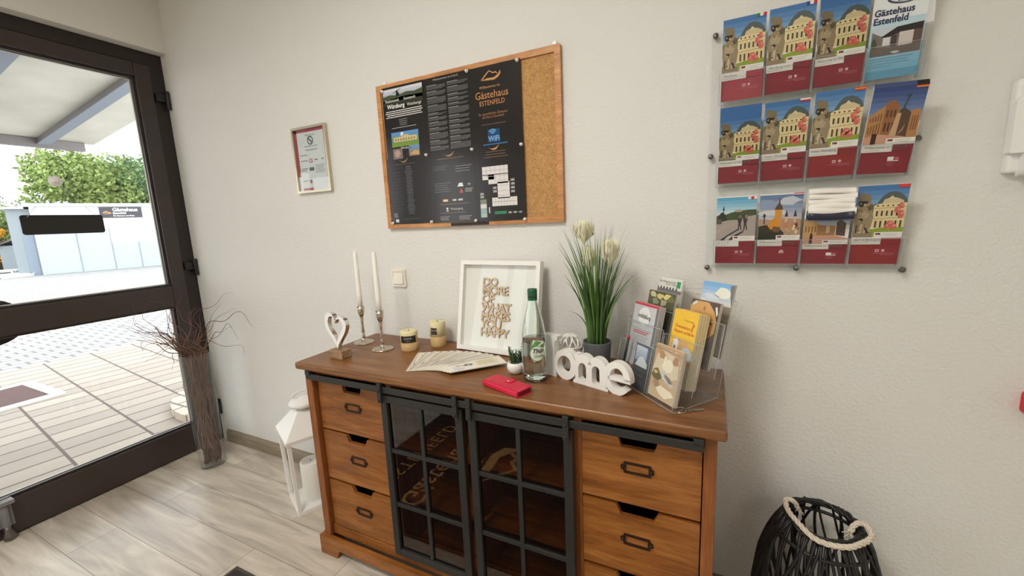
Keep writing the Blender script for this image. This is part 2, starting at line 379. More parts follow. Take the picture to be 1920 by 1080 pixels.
class Pic:
    """flat print on a surface: unit coordinates (0..1, 0..1) over a w x h rectangle"""
    LAY = .00035
    def __init__(s, mb, mp, w, h, gloss=False): s.mb = mb; s.mp = mp; s.w = w; s.h = h; s.l = 1; s.g = gpc if gloss else pc
    def key(s, c): return c if isinstance(c, str) else s.g(*c)
    def poly(s, pts, c, lay=None):
        l = s.l if lay is None else lay
        s.mb.add([s.mp(x*s.w, y*s.h, s.LAY*l) for x, y in pts], [tuple(range(len(pts)))], s.key(c)); return s
    def rect(s, x0, x1, y0, y1, c, lay=None): return s.poly([(x0, y0), (x1, y0), (x1, y1), (x0, y1)], c, lay)
    def grad(s, x0, x1, y0, y1, c0, c1, n=5, lay=None):
        for i in range(n):
            c = tuple(int(a+(b-a)*i/(n-1)) for a, b in zip(c0, c1))
            s.rect(x0, x1, y0+(y1-y0)*i/n, y0+(y1-y0)*(i+1)/n, c, lay)
        return s
    def disc(s, cx, cy, rx, c, lay=None, ry=None, n=12, a0=0, a1=2*PI):
        ry = rx*s.w/s.h if ry is None else ry
        return s.poly(circ(cx, cy, rx, ry, n, a0, a1), c, lay)
    def blob(s, cx, cy, rx, ry, c, lay=None, n=9, rnd=.3, seed=0):
        R = random.Random(seed*31+int(cx*1000)+int(cy*777)); P = []
        for i in range(n):
            k = 1+rnd*(R.random()-.5)*2; t = 2*PI*i/n; P.append((cx+rx*k*math.cos(t), cy+ry*k*math.sin(t)))
        return s.poly(P, c, lay)
    def text(s, body, x, y, size, c, lay=None, align='LEFT', bold=0, sx=1, spacing=1.0, rot=0, shear=0):
        l = s.l if lay is None else lay; cr, sr = math.cos(rot), math.sin(rot)
        mp = lambda a, b, h: s.mp(x*s.w+a*cr-b*sr, y*s.h+a*sr+b*cr, s.LAY*l)
        s.mb.text(body, size, s.key(c), mp, 0, align, bold, (sx, 1), spacing, shear=shear); return s
    def lines(s, x0, x1, y, dy, n, c, th=.004, lay=None, rag=.2, seed=1, align='L'):
        R = random.Random(seed)
        for i in range(n):
            k = 1-rag*R.random(); w_ = (x1-x0)*k; yy = y-dy*i
            a = x0 if align == 'L' else x0+(x1-x0-w_)/2
            s.rect(a, a+w_, yy, yy+th, c, lay)
        return s

# ------------------------------------------------------------------ room shell
XL, XF = -1.55, -1.616   # wall face and door frame face
XR, YF, ZC = 3.7, -4.3, 2.78
struct(MB().box(XL-.14, XR, YF, 0, -.05, 0, 'vinyl_planks'), 'floor')
struct(MB().box(XL-.3, XR+.1, YF-.1, .1, ZC, ZC+.1, 'ceiling_paint'), 'ceiling')
struct(MB().box(XL-.3, XR+.1, 0, .12, -.05, ZC, 'wall_paint'), 'wall_back')
struct(MB().box(XR, XR+.1, YF, 0, -.05, ZC, 'wall_paint_smooth'), 'wall_right')
struct(MB().box(XL-.3, XR+.1, YF-.1, YF, -.05, ZC, 'wall_paint_smooth'), 'wall_front')
DT, DY = 2.395, -2.15   # door opening top and far side
wl = MB()
wl.box(XL-.3, XL, DY, 0, DT, ZC, 'wall_paint_smooth')
wl.box(XL-.3, XL, -2.6, DY, -.05, ZC, 'wall_paint_smooth')
wl.box(XL-.3, XL, -4.1, -2.6, -.05, .75, 'wall_paint_smooth').box(XL-.3, XL, -4.1, -2.6, 2.25, ZC, 'wall_paint_smooth')
wl.box(XL-.3, XL, YF, -4.1, -.05, ZC, 'wall_paint_smooth')
struct(wl, 'wall_left')
w1 = thing('window_1', None, None, (XL-.1, -3.35, .75), kind='structure')
m = MB().box(XL-.12, XL-.06, -4.1, -2.6, .75, .82, 'white_paint').box(XL-.12, XL-.06, -4.1, -2.6, 2.18, 2.25, 'white_paint').box(XL-.12, XL-.06, -4.1, -4.03, .82, 2.18, 'white_paint').box(XL-.12, XL-.06, -2.67, -2.6, .82, 2.18, 'white_paint').box(XL-.12, XL-.06, -3.38, -3.32, .82, 2.18, 'white_paint')
m.build('window_frame', w1); MB().box(XL-.095, XL-.09, -4.05, -2.65, .8, 2.2, 'door_glass').build('window_pane', w1)
bb = MB(); prof = [(0, 0), (-.016, 0), (-.016, .062), (-.010, .076), (0, .08)]
for x0, x1 in ((-1.55, XR),):
    n = len(prof); vs = [(x0, y, z) for y, z in prof]+[(x1, y, z) for y, z in prof]
    bb.add(vs, [(i, (i+1) % n, n+(i+1) % n, n+i) for i in range(n)]+[tuple(range(n)), tuple(range(n, 2*n))[::-1]], 'baseboard_wood')
struct(bb, 'baseboard_back')
for i, (lx, ly, lw) in enumerate(LAMP_SPOTS):
    t = thing('ceiling_light', ('square white ceiling panel light nearest the back wall', 'square white ceiling panel light near the front wall', 'square white ceiling panel light on the right side of the room')[i], 'light', (lx, ly, ZC))
    MB().ring([(lx-.32, ly-.32), (lx+.32, ly-.32), (lx+.32, ly+.32), (lx-.32, ly+.32)], [(lx-.29, ly-.29), (lx+.29, ly-.29), (lx+.29, ly+.29), (lx-.29, ly+.29)], ZC-.035, ZC, 'lamp_glow_housing').build('housing', t)
    MB().box(lx-.29, lx+.29, ly-.29, ly+.29, ZC-.012, ZC-.008, 'lamp_panel').build('diffuser', t)

# ------------------------------------------------------------------ glazed entrance door (anthracite aluminium)
d1 = thing('door_1', None, None, (XF, -.5, 0), kind='structure')
fr = MB()
fr.box(XF-.075, XF, -.07, 0, 0, DT, 'anthracite').box(XF-.075, XF, DY, DY+.07, 0, DT, 'anthracite').box(XF-.075, XF, DY+.07, -.07, 2.325, DT, 'anthracite')
fr.box(XF-.075, XF-.03, DY+.07, -.07, -.03, .006, 'anthracite')
fr.build('frame', d1, bevel=.003)
def leaf(y0, y1, name):
    """leaf between y0 < y1"""
    xf = XF+.010; xb = XF-.06; s = .076
    g = MB()
    g.box(xb, xf, y1-s, y1, .008, 2.322, 'anthracite_leaf').box(xb, xf, y0, y0+s, .008, 2.322, 'anthracite_leaf')
    g.box(xb, xf, y0+s, y1-s, 2.248, 2.322, 'anthracite_leaf').box(xb, xf, y0+s, y1-s, .94, 1.063, 'anthracite_leaf').box(xb, xf, y0+s, y1-s, .008, .18, 'anthracite_leaf')
    l = g.build(name, d1, bevel=.004)
    for (za, zb) in ((.18, .94), (1.063, 2.248)):
        ya, yb = y0+s, y1-s
        b = MB(); w = .012
        b.ring([(ya, za), (yb, za), (yb, zb), (ya, zb)], [(ya+w, za+w), (yb-w, za+w), (yb-w, zb-w), (ya+w, zb-w)], XF-.034, XF-.004, 'anthracite', lambda a, c, h: (h, a, c), side='anthracite')
        w2 = .016
        b.ring([(ya+w, za+w), (yb-w, za+w), (yb-w, zb-w), (ya+w, zb-w)], [(ya+w2, za+w2), (yb-w2, za+w2), (yb-w2, zb-w2), (ya+w2, zb-w2)], XF-.034, XF-.026, 'gasket_highlight', lambda a, c, h: (h, a, c))
        b.build('glazing_bead', l)
        MB().box(XF-.040, XF-.034, ya, yb, za, zb, 'door_glass').build('glass_pane', l)
    return l
lf = leaf(-1.055, -.070, 'door_leaf'); lf2 = leaf(-2.075, -1.062, 'door_leaf')
for z in (2.155, 1.175, .25):
    MB().box(XF+.009, XF+.026, -.068, -.008, z-.022, z+.022, 'black_plastic').tube([(XF+.030, -.014, z-.062), (XF+.030, -.014, z+.04)], .011, 10, 'black_plastic').build('hinge', lf, bevel=.002)
h = MB()   # round pull plate on the outside, showing above and below the rail
h.prism(circ(-.86, 1.0, .128, .112, 32), XF-.085, XF-.062, 'black_plastic', lambda a, c, q: (q, a, c))
h.build('pull_plate', lf, bevel=.004)
h = MB().box(XF+.010, XF+.016, -1.03, -1.0, .92, 1.16, 'chrome').tube([(XF+.012, -1.015, 1.05), (XF+.06, -1.015, 1.05), (XF+.06, -.90, 1.05)], .009, 10, 'chrome')
h.build('lever_handle', lf)
st = thing('door_stopper', 'grey foot operated door stay bolt at the bottom of the glazed door', 'door stopper', (XF+.03, -.962, .02))
m = MB().box(XF+.011, XF+.02, -.992, -.935, .06, .20, 'grey_steel').box(XF+.018, XF+.062, -.998, -.93, .178, .196, 'grey_steel')
m.tube([(XF+.035, -.965, .07), (XF+.035, -.965, .18)], .016, 14, 'grey_steel'); m.build('bracket', st, bevel=.002)
MB().lathe([(.016, .012), (.022, .014), (.024, .03), (.015, .055), (.012, .08)], 'pin_steel', (XF+.035, -.965, -.002), 16).build('rubber_foot', st)

# sign hanging on the glass from a suction cup
hx = XF-.018
sg = thing('hanging_sign', 'dark rectangular sign hanging by thin strings on the door glass', 'sign', (hx, -.54, 1.44))
m = MB(); m.prism(rrect(-.692, -.392, 1.396, 1.490, .012), hx-.004, hx, 'black_plastic', lambda a, c, q: (q, a, c)); m.build('plate', sg)
m = MB().tube([(hx+.001, -.667, 1.480), (hx+.001, -.545, 1.655), (hx+.001, -.418, 1.486)], .0010, 6, 'paper_grey'); m.build('string', sg)
m = MB().lathe([(.0001, .012), (.008, .012), (.010, .006), (.024, 0), (.0001, 0)], 'white_satin', (0, 0, 0), 20)
m.M = Matrix.Identity(4); mm = MB(); mm.M = Matrix.Translation((XF-.033, -.54, 1.656)) @ Matrix.Rotation(PI/2, 4, 'Y'); mm.lathe([(.026, 0), (.024, .003), (.010, .006), (.008, .014), (.0001, .014)], 'white_satin', (0, 0, 0), 20); mm.build('suction_cup', sg)

# ------------------------------------------------------------------ outside
struct(MB().box(-5.6, XF-.075, -4.5, 6, -.12, -.03, 'paving_mat'), 'paving')
struct(MB().box(-60, -5.6, -22, 26, -.12, -.034, 'cobble_mat'), 'cobbled_yard')
struct(MB().box(XF-.3, XF-.075, -4.5, .0, -.12, -.012, 'grey_steel'), 'trim_1')
om = thing('doormat', 'outdoor brown doormat in a light metal frame on the paving', 'doormat', (-4.4, -.7, -.03))
MB().box(-4.74, -4.08, -1.4, -.11, -.03, -.018, 'outdoor_mat').build('mat', om)
MB().ring([(-4.82, -1.48), (-4.0, -1.48), (-4.0, -.03), (-4.82, -.03)], [(-4.74, -1.4), (-4.08, -1.4), (-4.08, -.11), (-4.74, -.11)], -.03, -.014, 'white_satin').build('frame', om)
# canopy
cy = thing('porch_canopy', 'white sloping porch canopy with grey steel beams outside the door', 'canopy', (-3.0, -.8, 2.4))
def cz(x, o=0): return 2.6+.13*(x+1.8)+o
def slab(x0, x1, y0, y1, o0, o1, key, skew=0):
    P = [(x0, y0+skew, cz(x0, o0)), (x1, y0, cz(x1, o0)), (x1, y1, cz(x1, o0)), (x0, y1+skew, cz(x0, o0)), (x0, y0+skew, cz(x0, o1)), (x1, y0, cz(x1, o1)), (x1, y1, cz(x1, o1)), (x0, y1+skew, cz(x0, o1))]
    return MB().hexa(P, key)
slab(-4.25, -1.85, -3.2, .60, 0, .03, 'canopy_panel').build('roof_panel', cy)
for y in (.20, -.40, -1.0, -1.6, -2.2):
    b = slab(-4.2, -1.85, y, y+.055, -.055, 0, 'grey_steel'); b2 = slab(-4.2, -1.85, y-.012, y+.067, -.062, -.055, 'hut_seam'); bo = len(b.v); b.v += b2.v; b.f += [tuple(i+bo for i in f) for f in b2.f]; b.k += b2.k; b.sm += b2.sm
    b.build('beam', cy)
MB().box(-4.26, -4.20, -3.2, .52, 2.205, 2.285, 'grey_steel').build('fascia', cy, bevel=.004)
m = MB()
for yy in (.22, .28): m = MB(); m.M = Matrix.Translation((-4.20, yy, 2.25)) @ Matrix.Rotation(PI/2, 4, 'Y'); m.lathe([(.012, 0), (.012, .006), (.0001, .009)], 'chrome', (0, 0, 0), 10); m.build('bolt', cy)
# hut
hb = thing('outbuilding', 'long white flat-roofed outbuilding with pale blue garage panels across the yard', 'building', (-23.5, 8.5, -.03))
ang = math.atan2(9.157-5.399, -22.369+23.624)
HM = Matrix.Translation((-23.624, 5.399, -.034)) @ Matrix.Rotation(ang, 4, 'Z')   # local x along the front, local y behind
m = MB(); m.M = HM; m.box(0, 9, .0, 5, 0, 2.8, 'hut_white'); m.build('wall', hb)
m = MB(); m.M = HM; m.box(-.66, 0, .3, 4.95, 0, 2.72, 'hut_grey').box(-.34, -.06, .28, .30, 0, 2.1, 'hut_seam').box(-.80, -.15, .1, 5.1, 2.72, 2.80, 'hut_white'); m.build('side_annex', hb)
m = MB(); m.M = HM; m.box(-.15, 9.2, -.12, 5.2, 2.8, 2.92, 'hut_white'); m.build('roof', hb)
for i, (a, b_, tz) in enumerate(((.0, 1.15, 1.9), (1.17, 2.2, 1.9), (2.22, 3.1, 1.2), (3.12, 4.1, 1.2), (4.12, 5.5, 1.2))):
    m = MB(); m.M = HM; m.box(a+.03, b_, -.035, 0, .02, tz, 'hut_wall').box(b_, b_+.02, -.04, 0, .02, tz, 'hut_seam'); m.build('panel', hb)
hs = thing('outbuilding_sign', 'dark guesthouse sign with gold emblem high on the white outbuilding', 'sign', (-22.9, 8.0, 2.4))
m = MB(); m.M = HM; m.box(2.02, 3.42, -.05, 0, 2.30, 2.76, gpc(52, 52, 60)); m.build('board', hs)
m = MB(); m.M = HM
P_ = Pic(m, lambda x, y, h: (2.02+x, -.052-h*8, 2.30+y), 1.4, .46)
P_.text('Gästehaus', .30, .60, .22, 'white_satin', bold=.006, sx=.92); P_.text('Estenfeld', .30, .34, .12, 'white_satin', bold=.003); P_.text('Für Monteure und Gäste', .30, .12, .07, 'white_satin', bold=.002)
P_.poly([(.05, .45), (.14, .62), (.24, .5), (.28, .42), (.22, .45), (.14, .52)], (226, 160, 90)); P_.poly([(.05, .45), (.12, .36), (.22, .36), (.28, .42), (.2, .4), (.12, .4)], (226, 160, 90)); m.build('lettering', hs)
pl = MB(); pl.M = Matrix.Translation((-24.4, 4.75, -.03)) @ Matrix.Rotation(.4, 4, 'Z')
for k in range(5): pl.box(-.6, .6, -.75+.34*k, -.55+.34*k, .10, .13, 'hut_white')
for k in (-.55, 0, .5): pl.box(k, k+.08, -.75, .8, 0, .10, 'hut_white')
tag(pl.build('wooden_pallet', loc=(-24.4, 4.75, -.03)), 'white slatted pallet lying on the yard beside the outbuilding', 'pallet')
pl = MB(); pl.M = Matrix.Translation((-26.6, 5.0, -.03)) @ Matrix.Scale(.7, 4) @ Matrix.Rotation(.9, 4, 'Z')
for k in range(6): pl.box(-.9, .9, -.9+.32*k, -.72+.32*k, .22, .3, 'hut_white')
for k in (-.85, 0, .8): pl.box(k, k+.1, -.9, .9, 0, .22, 'hut_white')
tag(pl.build('wooden_pallet', loc=(-26.6, 5.0, -.03)), 'far white pallet at the left edge of the yard', 'pallet')
sh = thing('shed', 'small grey shed with pitched roof behind the outbuilding', 'shed', (-28.2, 6.2, -.03))
m = MB(); m.M = Matrix.Translation((-28.6, 6.5, -.03)) @ Matrix.Scale(.52, 4) @ Matrix.Rotation(.9, 4, 'Z'); m.box(-2, 2, 0, 3, 0, 2.4, 'hut_grey'); m.build('wall', sh)
m = MB(); m.M = Matrix.Translation((-28.6, 6.5, -.03)) @ Matrix.Scale(.52, 4) @ Matrix.Rotation(.9, 4, 'Z'); m.prism([(-2.3, 2.3), (0, 3.5), (2.3, 2.3), (0, 3.25)], -.3, 3.3, 'roof_grey', lambda a, c, q: (a, q, c)); m.build('roof', sh)
def tree(x, y, h, r, mat, label, name='tree', seed=1, low=.35, cat='tree', n=2600, ls=.22):
    R = random.Random(seed); t = thing(name, label, cat, (x, y, -.03))
    tr = MB().tube([(x, y, -.05), (x+.1, y, h*.35), (x, y+.1, h*.7)], [.22, .16, .06], 8, 'bark')
    for k in range(6):
        a = R.random()*6.28; tr.tube([(x, y, h*(.3+.06*k)), (x+math.cos(a)*r*.6, y+math.sin(a)*r*.6, h*(.5+.06*k))], [.08, .03], 6, 'bark')
    tr.build('trunk', t)
    m = MB(); cl = [(x+R.uniform(-.62, .62)*r, y+R.uniform(-.62, .62)*r, h*R.uniform(low+.12, .86), r*R.uniform(.28, .5)) for _ in range(20)]
    for i in range(n):
        c = R.choice(cl); d = Vector((R.gauss(0, 1), R.gauss(0, 1), R.gauss(0, 1))).normalized()*c[3]*R.uniform(.55, 1.05)
        p = Vector(c[:3])+d; u = Vector((R.gauss(0, 1), R.gauss(0, 1), R.gauss(0, 1))).normalized(); v = u.orthogonal().normalized()
        s = ls*R.uniform(.5, 1.1); m.add([p-u*s*.5, p+v*s*.3, p+u*s*.5, p-v*s*.3], [(0, 1, 2, 3)], mat)
    m.build('foliage', t)
tree(-33, 10.2, 6.6, 2.7, 'tree_leaf', 'broad yellow-green tree standing left behind the white outbuilding', seed=3, n=8000, ls=.30)
tree(-34, 13.9, 6.9, 2.7, 'tree_leaf_dark', 'darker green tree standing right behind the white outbuilding', seed=5, n=8000, ls=.30)
tree(-39, 9.2, 4.6, 1.6, 'tree_leaf_dark', 'low bush to the left of the trees behind the outbuilding', 'bush', 8, .15, 'bush', 2400)
tree(-33, 6.6, 3.9, 1.2, 'tree_leaf', 'green bush at the left edge of the yard', 'bush', 9, .02, 'bush', 2400)
tree(-31, 5.9, 2.2, .7, 'autumn_leaf', 'orange-yellow bush at the left edge of the yard', 'bush', 10, .02, 'bush', 1100)
# curved kerb of a planting bed right of the door
kb = thing('planting_bed', 'curved brick kerb around a bed of dark gravel outside the door', 'planting bed', (-2.3, .75, -.03))
m = MB(); o_ = circ(-2.25, .78, .72, n=40); i_ = circ(-2.25, .78, .58, n=40); m.ring(o_, i_, -.03, .03, 'kerb_mat'); m.build('kerb', kb, bevel=.005)
m = MB(); m.prism(circ(-2.25, .78, .575, n=24), -.03, .01, 'soil')
R = random.Random(4)
for k in range(500):
    a = R.random()*6.28; q = .56*math.sqrt(R.random()); s = R.uniform(.012, .025); px, py = -2.25+q*math.cos(a), .78+q*math.sin(a)
    m.add([(px+s, py, .012), (px, py+s, .012), (px-s, py, .012), (px, py-s, .012), (px, py, .012+s)], [(0, 1, 4), (1, 2, 4), (2, 3, 4), (3, 0, 4)], R.choice(['pot_grey', 'hut_grey', 'soil']))
m.build('gravel', kb)

# ------------------------------------------------------------------ sideboard
TZ = .852
sb = thing('sideboard', 'brown pine sideboard with six drawers and two black framed sliding glass doors', 'sideboard', (.6, -.22, 0))
m = MB(); m.box(-.152, 1.362, -.447, -.004, TZ-.028, TZ, 'pine_top'); m.build('tabletop', sb, bevel=.007, seg=3)
m = MB(); m.box(-.13, -.094, -.424, -.03, .085, TZ-.028, 'pine_vertical'); m.build('side_panel', sb, bevel=.003)
m = MB(); m.box(1.312, 1.342, -.424, -.03, .085, TZ-.028, 'pine_vertical'); m.build('side_panel', sb, bevel=.003)
m = MB(); m.box(-.13, 1.342, -.035, -.025, .085, TZ-.028, 'pine_inside'); m.build('back_panel', sb)
m = MB(); m.box(-.094, 1.312, -.405, -.035, .085, .128, 'pine'); m.build('bottom_panel', sb, bevel=.002)
m = MB(); m.box(-.094, 1.312, -.415, -.395, .806, TZ-.028, 'pine'); m.build('apron', sb)
for x in (.268, .972):
    m = MB(); m.box(x, x+.022, -.400, -.035, .128, TZ-.03, 'pine_vertical'); m.build('divider', sb)
m = MB(); m.box(.612, .632, -.39, -.035, .128, TZ-.03, 'pine_vertical'); m.build('divider', sb)
for z in (.566, .352):
    for a, b_ in ((.29, .612), (.632, .972)):
        m = MB(); m.box(a, b_, -.385, -.035, z-.012, z, 'pine'); m.build('shelf', sb)
# plinth with bracket feet
m = MB()
m.prism([(-.150, 0), (-.058, 0), (-.040, .040), (1.232, .040), (1.250, 0), (1.352, 0), (1.352, .085), (-.150, .085)], -.437, -.417, 'pine', lambda x, z, h: (x, h, z))
m.prism([(-.417, 0), (-.33, 0), (-.315, .04), (-.11, .04), (-.095, 0), (-.01, 0), (-.01, .085), (-.417, .085)], -.150, -.130, 'pine', lambda y, z, h: (h, y, z))
m.prism([(-.417, 0), (-.33, 0), (-.315, .04), (-.11, .04), (-.095, 0), (-.01, 0), (-.01, .085), (-.417, .085)], 1.332, 1.352, 'pine', lambda y, z, h: (h, y, z))
m.build('plinth', sb, bevel=.003)
def drawer(x0, x1, z0, z1, nx0, nx1):
    m = MB(); c = (nx0+nx1)/2; w = (nx1-nx0)/2; nd = .042 if z1 > .7 else .029
    P = [(x0, z0), (x1, z0), (x1, z1), (c+w, z1), (c+w*.76, z1-nd), (c-w*.76, z1-nd), (c-w, z1), (x0, z1)]
    m.prism(P, -.404, -.390, 'pine', lambda x, z, h: (x, h, z))
    m.box(x0+.01, x0+.02, -.384, -.06, z0+.01, z1-.03, 'drawer_shade').box(x1-.02, x1-.01, -.384, -.06, z0+.01, z1-.03, 'drawer_shade').box(x0+.02, x1-.02, -.384, -.06, z0+.01, z0+.018, 'drawer_shade').box(x0+.02, x1-.02, -.07, -.06, z0+.018, z1-.03, 'drawer_shade')  # drawer box coloured dark in place of its inner shade
    d = m.build('drawer', sb, bevel=.0018)
    lz = z1-.100; hw, hh = .036, .0165; l = MB(); mp = lambda x, z, h: (x, h, z)
    l.ring([(c-hw, lz-hh), (c+hw, lz-hh), (c+hw, lz+hh), (c-hw, lz+hh)], [(c-hw+.006, lz-hh+.006), (c+hw-.006, lz-hh+.006), (c+hw-.006, lz+hh-.006), (c-hw+.006, lz+hh-.006)], -.408, -.404, 'label_metal', mp)
    for s_ in (-1, 1):
        l.prism([(c+s_*hw, lz-.009), (c+s_*(hw+.008), lz-.005), (c+s_*(hw+.008), lz+.005), (c+s_*hw, lz+.009)][::s_], -.408, -.404, 'label_metal', mp)
        l.M = Matrix.Translation((c+s_*(hw+.002), -.408, lz)) @ Matrix.Rotation(PI/2, 4, 'X'); l.lathe([(.0042, 0), (.0038, .002), (.0001, .003)], 'label_metal', n=10); l.M = Matrix.Identity(4)
    l.build('label_holder', d)
for z0, z1 in ((.571, .782), (.350, .560), (.133, .338)):
    drawer(-.086, .266, z0, z1, .040, .150)
    drawer(.996, 1.309, z0, z1, 1.093, 1.207)
# rail and sliding doors
m = MB(); m.box(-.094, 1.312, -.446, -.440, .789, .812, 'black_metal')
for x in (-.085, .27, .62, .97, 1.30): m.box(x-.006, x+.006, -.440, -.415, .793, .808, 'black_metal')
m.box(-.094, -.07, -.45, -.436, .808, .824, 'black_metal').box(1.288, 1.312, -.45, -.436, .808, .824, 'black_metal')
m.build('rail', sb, bevel=.0015)
def sdoor(x0, x1):
    z0, z1 = .140, .778; s = .027; ya, yb = -.438, -.416
    m = MB()
    m.box(x0, x0+s, ya, yb, z0, z1, 'black_metal').box(x1-s, x1, ya, yb, z0, z1, 'black_metal').box(x0+s, x1-s, ya, yb, z0, z0+s, 'black_metal').box(x0+s, x1-s, ya, yb, z1-s, z1, 'black_metal')
    d = m.build('sliding_door', sb, bevel=.0018)
    c = (x0+x1)/2; m = MB(); m.box(c-.007, c+.007, ya+.004, yb-.004, z0+s, z1-s, 'black_metal')
    for z in (.352, .566): m.box(x0+s, x1-s, ya+.0045, yb-.0045, z-.007, z+.007, 'black_metal')
    m.build('glazing_bars', d, bevel=.001)
    MB().box(x0+s-.004, x1-s+.004, -.4275, -.4255, z0+s-.004, z1-s+.004, 'brown_glass').build('glass_pane', d)
    for x in (x0+.014, x1-.014):
        h = MB(); h.box(x-.0085, x+.0085, -.456, -.4465, .756, .826, 'black_metal').box(x-.0085, x+.0085, -.4465, -.430, .818, .8235, 'black_metal')
        for z in (.764, .800): h.M = Matrix.Translation((x, -.456, z)) @ Matrix.Rotation(PI/2, 4, 'X'); h.lathe([(.005, 0), (.004, .003), (.0001, .004)], 'black_metal', n=10)
        h.M = Matrix.Identity(4)
        h.build('hanger', d, bevel=.001)
sdoor(.272, .612); sdoor(.634, .978)

# ------------------------------------------------------------------ on the sideboard, left
ho = thing('heart_ornament', 'white enamelled open heart ornament standing on a small wooden block', 'ornament', (-.015, -.345, TZ))
HMx = Matrix.Translation((-.018, -.338, TZ)) @ Matrix.Rotation(math.radians(-3), 4, 'Z')
m = MB(); m.M = HMx; m.box(-.038, .038, -.024, .024, 0, .034, 'wood_block'); m.build('base', ho, bevel=.003)
def heart(k, dx=0, dz=0):
    P = []
    for i in range(48):
        t = 2*PI*i/48; x = 16*math.sin(t)**3; y = 13*math.cos(t)-5*math.cos(2*t)-2*math.cos(3*t)-math.cos(4*t)
        y = y*1.0; wgt = 1.0 if y > 0 else 1.25
        lob = 3.2 if (x < 0 and y > 0) else 0
        P.append((x/16*.062*k+dx, (y*wgt+lob*max(0, y)/12)/16*.066*k+dz))
    return P
m = MB(); m.M = HMx; m.ring(heart(1, 0, .122), heart(.70, 0, .126), -.009, .009, 'heart_enamel', lambda x, z, h: (x, h, z), side='chrome'); m.build('heart', ho, bevel=.0015)
def candlestick(x, y, hgt, lab, lab2):
    t = thing('candlestick', lab, 'candlestick', (x, y, TZ), 'nickel candlesticks')
    p = [(.0001, 0), (.044, 0), (.045, .003), (.040, .006), (.018, .009), (.010, .015), (.007, .024), (.009, .029), (.006, .036), (.0075, .055), (.0055, .080), (.0058, .100), (.0085, .112), (.006, .118)]
    b = hgt; q = [(.0085, b-.045), (.012, b-.035), (.0155, b-.015), (.0165, b), (.0125, b), (.011, b-.006), (.0001, b-.006)]
    m = MB().lathe(p+q, 'nickel', (x, y, TZ), 28); m.build('stem', t)
    c = MB().lathe([(.0001, b-.006), (.0108, b-.006), (.0105, b+.05), (.0085, b+.235), (.0065, b+.243), (.002, b+.247), (.0001, b+.247)], 'candle_white', (x, y, TZ), 20)
    c.tube([(x, y, TZ+b+.246), (x+.001, y, TZ+b+.255)], .0009, 6, 'paper')
    tag(c.build('taper_candle', loc=(x, y, TZ+b)), lab2, 'candle', 'white taper candles')
candlestick(-.083, -.147, .166, 'nickel candlestick nearer the wall, left of the pair', 'tall white taper candle in the candlestick nearer the wall')
candlestick(.075, -.198, .166, 'nickel candlestick nearer the front, right of the pair', 'tall white taper candle in the candlestick nearer the front')
def pillar(x, y, r, h, lab, zl, half, ang0):
    t = thing('pillar_candle', lab, 'candle', (x, y, TZ), 'cream pillar candles')
    k = int(h/.005); m = MB(); zc = h*.42
    prof = [(.0001, 0), (r*.97, 0), (r, .003), (r, zc)]; prof2 = [(r, zc), (r, h-.003), (r*.96, h), (r*.5, h-.002), (.0001, h-.004)]
    m.lathe(prof, 'wax_tan', (x, y, TZ), 32); m.lathe(prof2, 'wax_cream', (x, y, TZ), 32); m.build('wax', t)
    MB().tube([(x, y, TZ+h-.006), (x+.001, y, TZ+h+.006)], .0010, 6, 'black_plastic').build('wick', t)
    m = MB(); n = 14; rr = r+.0006; vs = []
    for i in range(n+1):
        a = ang0-half+2*half*i/n; vs += [(x+rr*math.cos(a), y+rr*math.sin(a), TZ+zl-.014), (x+rr*math.cos(a), y+rr*math.sin(a), TZ+zl+.014)]
    m.add(vs, [(2*i, 2*i+2, 2*i+3, 2*i+1) for i in range(n)], 'print_30_26_24' if 'print_30_26_24' in MATS else pc(30, 26, 24), True)
    mp = lambda u, v, h: (x+(rr+.0004)*math.cos(ang0+u/rr), y+(rr+.0004)*math.sin(ang0+u/rr), TZ+zl+v)
    m.text('RUSTIK', .010, pc(210, 204, 190), mp, align='CENTER')
    m.text('handmade', .0045, pc(190, 180, 160), lambda u, v, h: mp(u, v-.008, h), align='CENTER')
    m.build('paper_label', t)
pillar(.192, -.165, .0355, .083, 'short round cream pillar candle with a wide black label', .052, .95, math.radians(-58))
pillar(.276, -.078, .0335, .107, 'taller cream pillar candle with a small black label by the picture frame', .070, .42, math.radians(-85))
